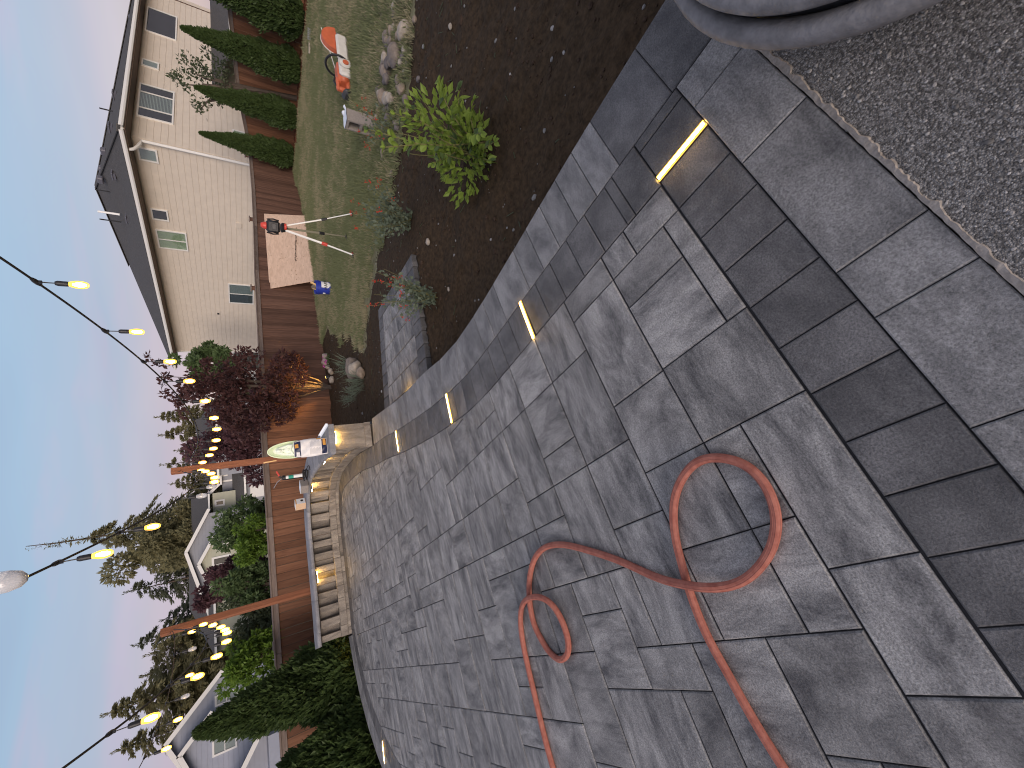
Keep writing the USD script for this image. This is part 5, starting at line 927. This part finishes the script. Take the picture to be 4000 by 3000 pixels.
for k, (a, tl, m) in enumerate(((.4, .4, 'stone_c'), (2.0, -.5, 'batten'), (3.6, .3, 'stone_b'), (5.0, .5, 'batten'))):
    c = np.array([bp[0]+math.cos(a)*.05, bp[1]+math.sin(a)*.05, bz+.33]); d = np.array([math.cos(a+1)*tl, math.sin(a+1)*tl, 1.0]); d /= np.linalg.norm(d)
    whole('wood_scrap', MB().bar(c-d*.12, c+d*(.08+.02*k), .05, .025, bev=.003), m, ['grey offcut leaning to the right in the blue bucket', 'pale offcut at the back of the blue bucket', 'brown offcut at the left of the blue bucket', 'pale split offcut at the front of the blue bucket'][k], 'wood scrap')

# ------------------------------------------------------------------ posts and string lights
def post(xt, yt, D, zb, label):
    a = at_d(xt, yt, D); t = thing('wood_post', label, 'post', (a[0], a[1], zb)); az = math.atan2(a[1], a[0]); part(t, 'shaft', bx((0, 0, (a[2]-zb)/2), (.092, .092, a[2]-zb), rotz(az+.35), .006), 'post_cedar')
    m = part(t, 'hook', MB().tube([(-.03, -.05, a[2]-zb-.12), (-.05, -.09, a[2]-zb-.12), (-.05, -.10, a[2]-zb-.09)], .004, 6), 'dark_metal'); return a
PA = post(668, 1842, 8.6, -.45, 'cedar post holding string lights behind the right end of the seat wall'); PB = post(627, 2474, 8.5, -.3, 'tall leaning cedar post behind the middle of the seat wall')
d = at_d(1029, 1808, 8.3); d2 = at_d(1080, 1799, 8.3); whole('wood_batten', MB().bar(d, d2, .035, .02, bev=.003), 'batten', 'short pale batten fixed low on the cedar post behind the statue', 'batten')
glow('bulb_core', (1.0, .80, .42), 22.0); plain('bulb_clear', (.85, .83, .80), .12, .5, extra={'transmission_weight': .55}); plain('cable_black', (.015, .014, .014), .6); plain('cable_lit', (.10, .07, .05), .6)
look('bulb_amber', {'t': ('transparent_bsdf', {'color': (1.0, .85, .55)}), 'e': ('emission', {'color': (1.0, .45, .055), 'strength': 1.9}), 'm': ('mix_closure', {'fac': .62}), 'g': ('glossy_bsdf', {'roughness': .05}), 'f': ('fresnel', {'IOR': 1.3}), 'm2': ('mix_closure', {})}, [('t.BSDF', 'm.closure1'), ('e.emission', 'm.closure2'), ('f.fac', 'm2.fac'), ('m.closure', 'm2.closure1'), ('g.BSDF', 'm2.closure2')], 'm2.closure')
BUL = [(0, -.158), (.006, -.157), (.0125, -.151), (.0165, -.138), (.0172, -.126), (.0160, -.114), (.0120, -.101), (.0085, -.093)]
def bulb(t, c, lit=True, tilt=(0, 0), s=1.12):
    R = np.array([[1, 0, 0], [0, 1, 0], [tilt[0], tilt[1], 1]]).T; f = lambda m: (lambda v: MB().add((v[0]*s) @ R.T+c, v[1]))(m.build())
    k = part(t, 'socket', f(MB().lathe([(0, -.054), (.008, -.054), (.0112, -.062), (.0112, -.090), (.009, -.097), (0, -.097)], seg=14).tube([(0, 0, -.003), (0, 0, -.03), (0, 0, -.056)], .0024, 6)), 'black_plastic', 40)
    b = part(t, 'bulb', f(MB().lathe(BUL, seg=20)), 'bulb_amber' if lit else 'bulb_clear', True)
    if lit: part(b, 'filament', f(MB().lathe([(0, -.149), (.005, -.148), (.0098, -.138), (.0100, -.122), (.005, -.106), (0, -.105)], seg=12)), 'bulb_core', True)
def pxl(X): c = (np.atleast_2d(X)-[0, 0, EYE]) @ CAM.T; return np.c_[2000+FPX*c[:, 1]/c[:, 2], 1500-FPX*c[:, 0]/c[:, 2]], c[:, 2]
def string(pts, label, hangs, mat='cable_black', r=.0052):
    t = thing('string_lights', label, 'string lights'); pts = np.asarray(pts); part(t, 'cable', MB().tube(pts, r, 7), mat, True); q, dep = pxl(pts)
    for k, (x, y, lit) in enumerate(hangs):
        e = np.where(dep > .3, np.hypot(q[:, 0]-x, q[:, 1]-y), 1e9); i = int(np.argmin(e)); a = pts[max(i-2, 0)]; b = pts[min(i+2, len(pts)-1)]; dd = (b-a)/np.linalg.norm(b-a)
        part(t, 'hanger', MB().tube([pts[i]-dd*.03, pts[i]-dd*.012, pts[i]+dd*.012, pts[i]+dd*.03], [.007, .0105, .0105, .007], 8).box(pts[i]+[0, 0, -.008], (.012, .012, .022)), 'black_plastic'); bulb(t, pts[i], lit, (.0, .0), 1.12+.5*float(np.clip((dep[i]-2.6)/3.5, 0, 1)))
    return t
Z2 = lambda x, y: (x*1300/2212, 1000+y*1300/2212); Z3 = lambda x, y: (x*1300/2212, 2025+y*1300/2212)
def sag(P, E, s_, n=240, over=1.0): t_ = np.linspace(0, over, n)[:, None]; return P+(E-P)*t_-np.array([0, 0, 1])*4*s_*t_*(1-t_)
string(sag(at_d(715, 1825, 8.4), np.array([1.57, .78, 2.6]), .57), 'string of lit bulbs running from the right cedar post up past the cream house',
       [(*Z2(245, 170), 1), (*Z2(690, 487), 1), (*Z2(955, 697), 1), (*Z2(1105, 835), 1), (*Z2(1215, 975), 1), (*Z2(1290, 1085), 1), (*Z2(1318, 1160), 1), (*Z2(1318, 1235), 1), (*Z2(1300, 1290), 1), (*Z2(1270, 1330), 1), (*Z2(1235, 1385), 1)])
string(sag(at_d(712, 1843, 8.4), np.array([-.62, -.23, 3.0]), .71), 'string of lit and dead bulbs climbing left from the right cedar post across the sky',
       [(*Z3(375, 305), 1), (*Z3(790, 95), 1), (*Z2(1180, 1605), 0), (*Z2(1270, 1560), 0), (*Z2(1292, 1520), 1), (*Z2(1296, 1490), 1), (*Z2(1285, 1462), 1), (*Z2(1255, 1440), 1), (*Z2(1230, 1430), 1)])
string(sag(at_d(678, 2460, 8.3), np.array([-.66, -.55, 3.4]), 1.04), 'deep sagging string of lit bulbs from the tall cedar post towards the left edge',
       [(*Z3(735, 1445), 1), (*Z3(1130, 1120), 1), (*Z3(1290, 990), 1), (*Z3(1370, 870), 1), (*Z3(1388, 800), 1), (*Z3(1372, 775), 1), (*Z3(1340, 760), 1), (*Z3(1290, 750), 1), (*Z3(1230, 745), 1)])
tp = [at_d(672, 2466, 8.4)]+[at_d(*Z3(x, y), D) for x, y, D in ((1160, 800, 8.25), (1155, 950, 8.0), (1125, 1150, 7.7), (1080, 1300, 7.3), (1010, 1480, 6.8), (900, 1700, 6.2))]
string(spline(np.array(tp), 120), 'taut thin string of lit and dead bulbs left of the tall cedar post', [(*Z3(1160, 790), 1), (*Z3(1155, 905), 0), (*Z3(1135, 1080), 1), (*Z3(1100, 1230), 0), (*Z3(1050, 1390), 1), (*Z3(960, 1590), 1)], 'cable_lit', .004)
c = min((at_d(x, 2388, 1.15) for x in range(-900, 60, 4)), key=lambda q: abs(pxl(q+[0, 0, -.158])[0][0][0]-48)); t = thing('string_lights', 'dead clear bulb hanging into the top left of the sky', 'string lights'); bulb(t, c, False); part(t, 'cable', MB().tube([c+np.array([-1, .6, .25]), c, c+np.array([.9, -.5, .3])], .0052, 7), 'cable_black')

# ------------------------------------------------------------------ things on the wall cap
CZ = .4945
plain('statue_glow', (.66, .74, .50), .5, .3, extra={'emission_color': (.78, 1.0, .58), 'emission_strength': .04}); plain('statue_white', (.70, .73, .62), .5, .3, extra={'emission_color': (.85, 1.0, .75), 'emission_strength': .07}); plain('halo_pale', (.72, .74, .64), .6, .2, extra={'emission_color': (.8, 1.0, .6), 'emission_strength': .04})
sp_ = at_d(1275, 1757, 5.5); sp_ = at_z(1258, 1762, CZ) if False else np.array([2.17, 5.13, CZ]); fy = math.atan2(-sp_[1], -sp_[0]); Rs = rotz(fy+math.pi/2)   # local -y looks at the camera
t = thing('garden_statue', 'glowing pale statue of a robed figure inside a ribbed oval halo', 'statue', sp_, (0, 0, math.degrees(fy+math.pi/2)))
ha, hb_ = .098, .285; zc = .325
m = MB(); th_ = np.linspace(0, 2*math.pi, 97); m.tube(np.c_[np.cos(th_)*ha*.98, 0*th_+.02, zc+np.sin(th_)*hb_*.98], .008, 6, False); part(t, 'halo_edge', m, 'statue_glow', True)
m = MB(); k = 84
for i in range(k):
    a = i*2*math.pi/k; c_, s_ = math.cos(a), math.sin(a); p0 = np.array([c_*ha*.74, .036, zc+s_*hb_*.80]); p1 = np.array([c_*ha*1.0, .018, zc+s_*hb_*1.0]); m.bar(p0, p1, .0052, .008, (0, -1, 0))
part(t, 'halo_ray', m, 'statue_glow', kind='stuff')
m = MB(); rr2 = np.array([0, .35, .7, .82]); th2 = np.linspace(0, 2*math.pi, 49)
V = np.vstack([np.c_[np.cos(th2)*ha*r_, 0*th2+.055-.02*r_, zc+np.sin(th2)*hb_*r_] for r_ in (.02, .4, .8, 1.0)]); F = [[q*49+i, q*49+i+1, (q+1)*49+i+1, (q+1)*49+i] for q in range(3) for i in range(48)]; part(t, 'shell', MB().add(V, F), 'halo_pale', True)
body = MB(); zz = np.linspace(0, .40, 18); prof_w = np.interp(zz, [0, .06, .20, .30, .36, .40], [.062, .064, .058, .060, .048, .020]); a_ = np.linspace(0, 2*math.pi, 33)[:-1]
V = np.vstack([np.c_[np.cos(a_)*w*(1+.06*np.sin(a_*9+z*20)), np.sin(a_)*w*.55*(1+.06*np.sin(a_*9+z*20))-.005, 0*a_+z+.04] for z, w in zip(zz, prof_w)]); F = [[q*32+i, q*32+(i+1) % 32, (q+1)*32+(i+1) % 32, (q+1)*32+i] for q in range(17) for i in range(32)]; body.add(V, F); part(t, 'robe', body, 'statue_white', True)
part(t, 'veil', MB().tube([(0, .012, .53), (-.004, .006, .50), (-.034, .004, .455), (-.056, .004, .38), (-.060, .004, .24), (-.056, .0, .1)], [.012, .03, .018, .014, .012, .01], 8).tube([(0, .012, .53), (.004, .006, .50), (.034, .004, .455), (.056, .004, .38), (.060, .004, .24), (.056, 0, .1)], [.012, .03, .018, .014, .012, .01], 8), 'statue_white', True)
part(t, 'head', MB().ball((0, -.016, .492), (.023, .026, .032), 2).ball((0, -.042, .490), (.004, .005, .008), 1).tube([(0, -.008, .43), (0, -.012, .47)], [.016, .014], 8), 'statue_white', True); part(t, 'hands', MB().ball((-.006, -.048, .385), (.007, .008, .024), 1).ball((.006, -.048, .385), (.007, .008, .024), 1).tube([(-.05, -.02, .40), (-.045, -.045, .355), (-.008, -.047, .375)], [.016, .017, .012], 8).tube([(.05, -.02, .40), (.045, -.045, .355), (.008, -.047, .375)], [.016, .017, .012], 8), 'statue_white', True)
part(t, 'base', MB().lathe([(0, 0), (.07, 0), (.072, .03), (.05, .045), (0, .045)], seg=28), 'statue_glow')
# bag of jointing sand standing against the statue
plain('bag_white', (.70, .68, .66), .45, .4, var=.1, scale=25, bump=.006, bscale=35); plain('bag_navy', (.012, .018, .055), .4, .4, bump=.004, bscale=40); plain('print_grey', (.30, .31, .33), .6); plain('print_orange', (.62, .30, .06), .5); plain('card_tan', (.55, .39, .26), .85, .1, var=.08, scale=40); plain('tube_white', (.75, .76, .74), .4); plain('tube_green', (.03, .28, .20), .4)
bgp = np.array([2.115, 4.995, CZ]); t = thing('sand_bag', 'white and navy printed bag of sand leaning on the statue', 'bag', bgp, (0, 0, math.degrees(fy+math.pi/2)+4))
def bag_surf(u, v_, side, o=0.0):   # u, v_ in 0..1
    w = .205*(1-.08*np.cos(v_*math.pi*2)*.5); bul = .048*(np.sin(np.clip(u, 0, 1)*math.pi)**.45)*(np.sin(np.clip(v_*.92+.06, 0, 1)*math.pi)**.4)*(1-.42*v_)
    return np.stack([(u-.5)*w*(1-.10*(v_ > .86)*(v_-.86)*7), side*-(bul+o)+.075*v_-.012+.006*np.sin(u*9+v_*14), v_*.345+0*u], -1)
def bag_patch(u0, u1, v0, v1, side=1, o=0.0, nu=14, nv=14):
    U, V_ = np.meshgrid(np.linspace(u0, u1, nu), np.linspace(v0, v1, nv), indexing='ij'); P_ = bag_surf(U, V_, side, o).reshape(-1, 3); i, j = np.meshgrid(np.arange(nu-1), np.arange(nv-1), indexing='ij'); f = np.stack([i*nv+j, (i+1)*nv+j, (i+1)*nv+j+1, i*nv+j+1], -1).reshape(-1, 4); return MB().add(P_, f if side > 0 else f[:, ::-1])
part(t, 'sack', MB().add(*bag_patch(0, 1, 0, 1, 1, 0, 24, 30).build()).add(*bag_patch(0, 1, 0, 1, -1, 0, 24, 30).build()), 'bag_white', True)
part(t, 'lower_band', bag_patch(.0, 1, .01, .17, 1, .0012), 'bag_navy', True); part(t, 'upper_band', bag_patch(.0, 1, .80, .99, 1, .0012), 'bag_navy', True); part(t, 'band_patch', bag_patch(.55, .95, .04, .13, 1, .0022), 'print_orange', True); part(t, 'band_patch', bag_patch(.56, .80, .87, .97, 1, .0022), 'print_orange', True); part(t, 'band_patch', bag_patch(.06, .3, .83, .93, 1, .0022), 'bag_white', True); part(t, 'side_strip', bag_patch(.93, .99, .18, .32, 1, .0022), 'print_orange', True)
m = MB()
for k in range(11): m.add(*bag_patch(.12, .48-.03*(k % 3), .20+.031*k, .209+.031*k, 1, .0016, 6, 2).build()); m.add(*bag_patch(.53, .88-.04*((k+1) % 3), .20+.031*k, .209+.031*k, 1, .0016, 6, 2).build())
part(t, 'print', m, 'print_grey', kind='stuff')
a, b = at_d(1281, 1659, 5.12), at_d(1252, 1706, 5.28); b[2] = max(b[2], CZ+.05); dd = (b-a); t_ = thing('metal_angle', 'short white angle trim propped on the wall end beside the bag', 'metal trim'); x_, y_, z_ = frame(dd); part(t_, 'flange', MB().box((a+b)/2, (.03, .002, np.linalg.norm(dd)), np.stack([x_, y_, z_], 1)), 'paper_white'); part(t_, 'flange', MB().box((a+b)/2+x_*-.015+y_*.013, (.002, .026, np.linalg.norm(dd)), np.stack([x_, y_, z_], 1)), 'paper_white')
cc = at_z(1207, 1848, CZ); t = thing('cable_coil', 'loose coil of black cable lying on the wall cap', 'cable', cc); r = np.random.default_rng(8); m = MB()
for k in range(7): a_ = np.linspace(0, 6.28, 40); rad = .062+r.uniform(-.018, .012); tl = r.normal()*.3; m.tube(np.c_[np.cos(a_)*rad*1.2+r.normal()*.012, np.sin(a_)*rad+r.normal()*.012, .012+.010*k+np.cos(a_+k)*rad*tl*.4+.01], .006, 6)
part(t, 'loop', m, 'rubber_black', True); part(t, 'loose_end', MB().tube(spline([(.06, 0, .03), (.09, -.07, .012), (.05, -.15, .008), (-.02, -.18, .008)], 20), .005, 6), 'rubber_black')
g0 = at_d(1181, 1856, 7.15); t = thing('caulking_gun', 'caulking gun with a white and green tube and a red trigger handle', 'caulking gun', g0); h_ = .215
part(t, 'tube', MB().lathe([(0, 0), (.0255, 0), (.0255, h_), (.018, h_+.012), (0, h_+.012)], seg=20), 'tube_white', 40); part(t, 'tube_label', MB().lathe([(.026, .12), (.0265, .12), (.0265, .19), (.026, .19)], seg=20), 'tube_green'); part(t, 'frame', MB().bar((-.034, 0, -.01), (-.034, 0, h_+.03), .006, .012).lathe([(0, h_+.013), (.034, h_+.013), (.034, h_+.05), (.02, h_+.06), (0, h_+.06)], seg=16).bar((0, 0, h_+.05), (.03, -.01, h_+.10), .03, .025), 'black_plastic')
vv = rotz(math.atan2(-g0[1], -g0[0])-math.pi/2); part(t, 'trigger_handle', MB().bar(np.array([.03, .0, h_+.09]) @ vv.T*[-1, -1, 1], np.array([.11, 0, h_+.125]) @ vv.T*[-1, -1, 1], .034, .022, bev=.006), 'red_plastic'); part(t, 'rod', MB().tube([np.array([0, 0, h_+.05]), np.array([.05, 0, h_+.12]) @ vv.T, np.array([.13, 0, h_+.17]) @ vv.T], .005, 6), 'steel')
def corner_box(px_, yaw, w1, w2, h, name):   # corner nearest to us at px_ on the cap
    c = at_z(*px_, CZ); return c, rotz(yaw)
c, R_ = corner_box((1207, 1896), math.radians(-62), .17, .14, .11, ''); t = thing('concrete_block', 'grey concrete block standing on the wall cap by the cable', 'block', c, (0, 0, -152)); part(t, 'block', MB().box((-.08, -.08, .056), (.155, .155, .11), None, .006), 'block_grey'); part(t, 'pale_top', MB().box((-.08, -.08, .1125), (.150, .150, .003)), 'paper_white')
c = at_z(1196, 1964, CZ); t = thing('cardboard_box', 'small tan cardboard box with a white label and black dot', 'box', c, (0, 0, -148)); part(t, 'carton', MB().box((-.065, -.065, .075), (.125, .125, .148), None, .002), 'card_tan'); part(t, 'label', MB().box((-.0655, -.0014, .072), (.118, .003, .125)), 'label_white'); part(t, 'label', MB().box((-.065, -.065, .1502), (.12, .12, .002)), 'label_white')
part(t, 'black_dot', MB().lathe([(0, 0), (.021, 0), (.021, .002), (0, .002)], (-.075, .0002, .055), 24, np.array([[1, 0, 0], [0, 0, 1], [0, -1, 0]])), 'ink'); part(t, 'tape', MB().box((-.0655, -.0005, .140), (.12, .004, .012)), 'print_orange')
# spot light, rocks and pink flowers at the foot of the maple
sx = np.array([5.33, 8.62]); sz = gp(*sx)[2]; t = thing('spotlight', 'small black garden spotlight lighting the maple from the ground', 'garden light', (sx[0], sx[1], sz)); tilt = np.array([.05, .12, 1.0]); x_, y_, z_ = frame(tilt); Rt = np.stack([x_, y_, z_], 1); glow('spot_lit', (1.0, .52, .12), 650.0)
part(t, 'housing', MB().lathe([(0, .03), (.035, .03), (.045, .06), (.045, .13), (.04, .13), (.04, .10), (0, .10)], seg=20, R=Rt).tube([(0, 0, -.05), (0, 0, .05)], .012, 8), 'black_plastic'); part(t, 'lens', MB().lathe([(0, .108), (.038, .108), (.038, .112), (0, .112)], seg=18, R=Rt), 'spot_lit')
for k, (dx, dy, rad, m, lb) in enumerate(((-.12, -.08, .09, 'stone_c', 'tan stone left of the garden spotlight'), (.13, -.06, .08, 'stone_c', 'tan stone right of the garden spotlight'), (.02, -.15, .06, 'stone_a', 'small tan stone in front of the garden spotlight'))): put_stone((sx[0]+dx, sx[1]+dy, sz+rad*.4), (rad, rad*.8, rad*.65), m, lb, None, 90+k)
pf_ = at_lawn(1278, 1418); pf_ = np.array([5.98, 9.02, gp(5.98, 9.02)[2]])
for k, (dx, dy, rad, lb) in enumerate(((.05, .02, .13, 'white grey rock against the fence behind the pink flowers'), (.24, .06, .10, 'smaller pale rock right of the pink flowers at the fence'), (-.12, 0, .08, 'pale rock left of the pink flowers at the fence'))): put_stone(pf_+[dx, dy, rad*.4], (rad, rad*.7, rad*.8), 'stone_c', lb, None, 95+k)
r = np.random.default_rng(4); t = thing('pink_flowers', 'tuft of bright pink flowers at the foot of the fence', 'flowers', pf_+[.0, -.1, 0]); part(t, 'blossom', leaves(np.c_[r.normal(size=(40, 2))*.06, r.uniform(.06, .16, 40)], r.normal(size=(40, 3)), np.full(40, .04), MB(), .7, rng=r), 'petal_pink'); part(t, 'foliage', leaves(np.c_[r.normal(size=(60, 2))*.07, 0*np.arange(60)], r.normal(size=(60, 3))*.5+[0, 0, 1], np.full(60, .09), MB(), .2, rng=r), 'leaf_green')
q = [at_z(1385, 1686, -.12), at_z(1433, 1648, -.12), at_z(1434, 1680, -.12), at_z(1410, 1690, -.12)]; whole('stone_slab', MB().add(*slab(np.array([at_z(1436, 1690, -.24)[:2], at_z(1385, 1690, -.24)[:2], at_z(1392, 1678, -.24)[:2], at_z(1434, 1648, -.24)[:2]]), -.24, .12, .006).build()), 'coping_light', 'pale flat stone lying in the soil right behind the wall end', 'stone')
n = 130; r = np.random.default_rng(9); q = np.c_[r.uniform(2.0, 5.5, n), r.uniform(.5, 6.5, n)]; q = q[(soil_amount(q[:, 0], q[:, 1]) > .3)]; m = MB()
for x, y in q: a = r.uniform(0, 6.28); L = r.uniform(.03, .10); z = gp(x, y)[2]+.012; m.bar((x, y, z), (x+math.cos(a)*L, y+math.sin(a)*L, z+r.uniform(-.005, .012)), .004, .004)
whole('straw_bits', m, 'leaf_olive', 'dry straw and twig bits scattered on the bare soil', 'straw', kind='stuff')
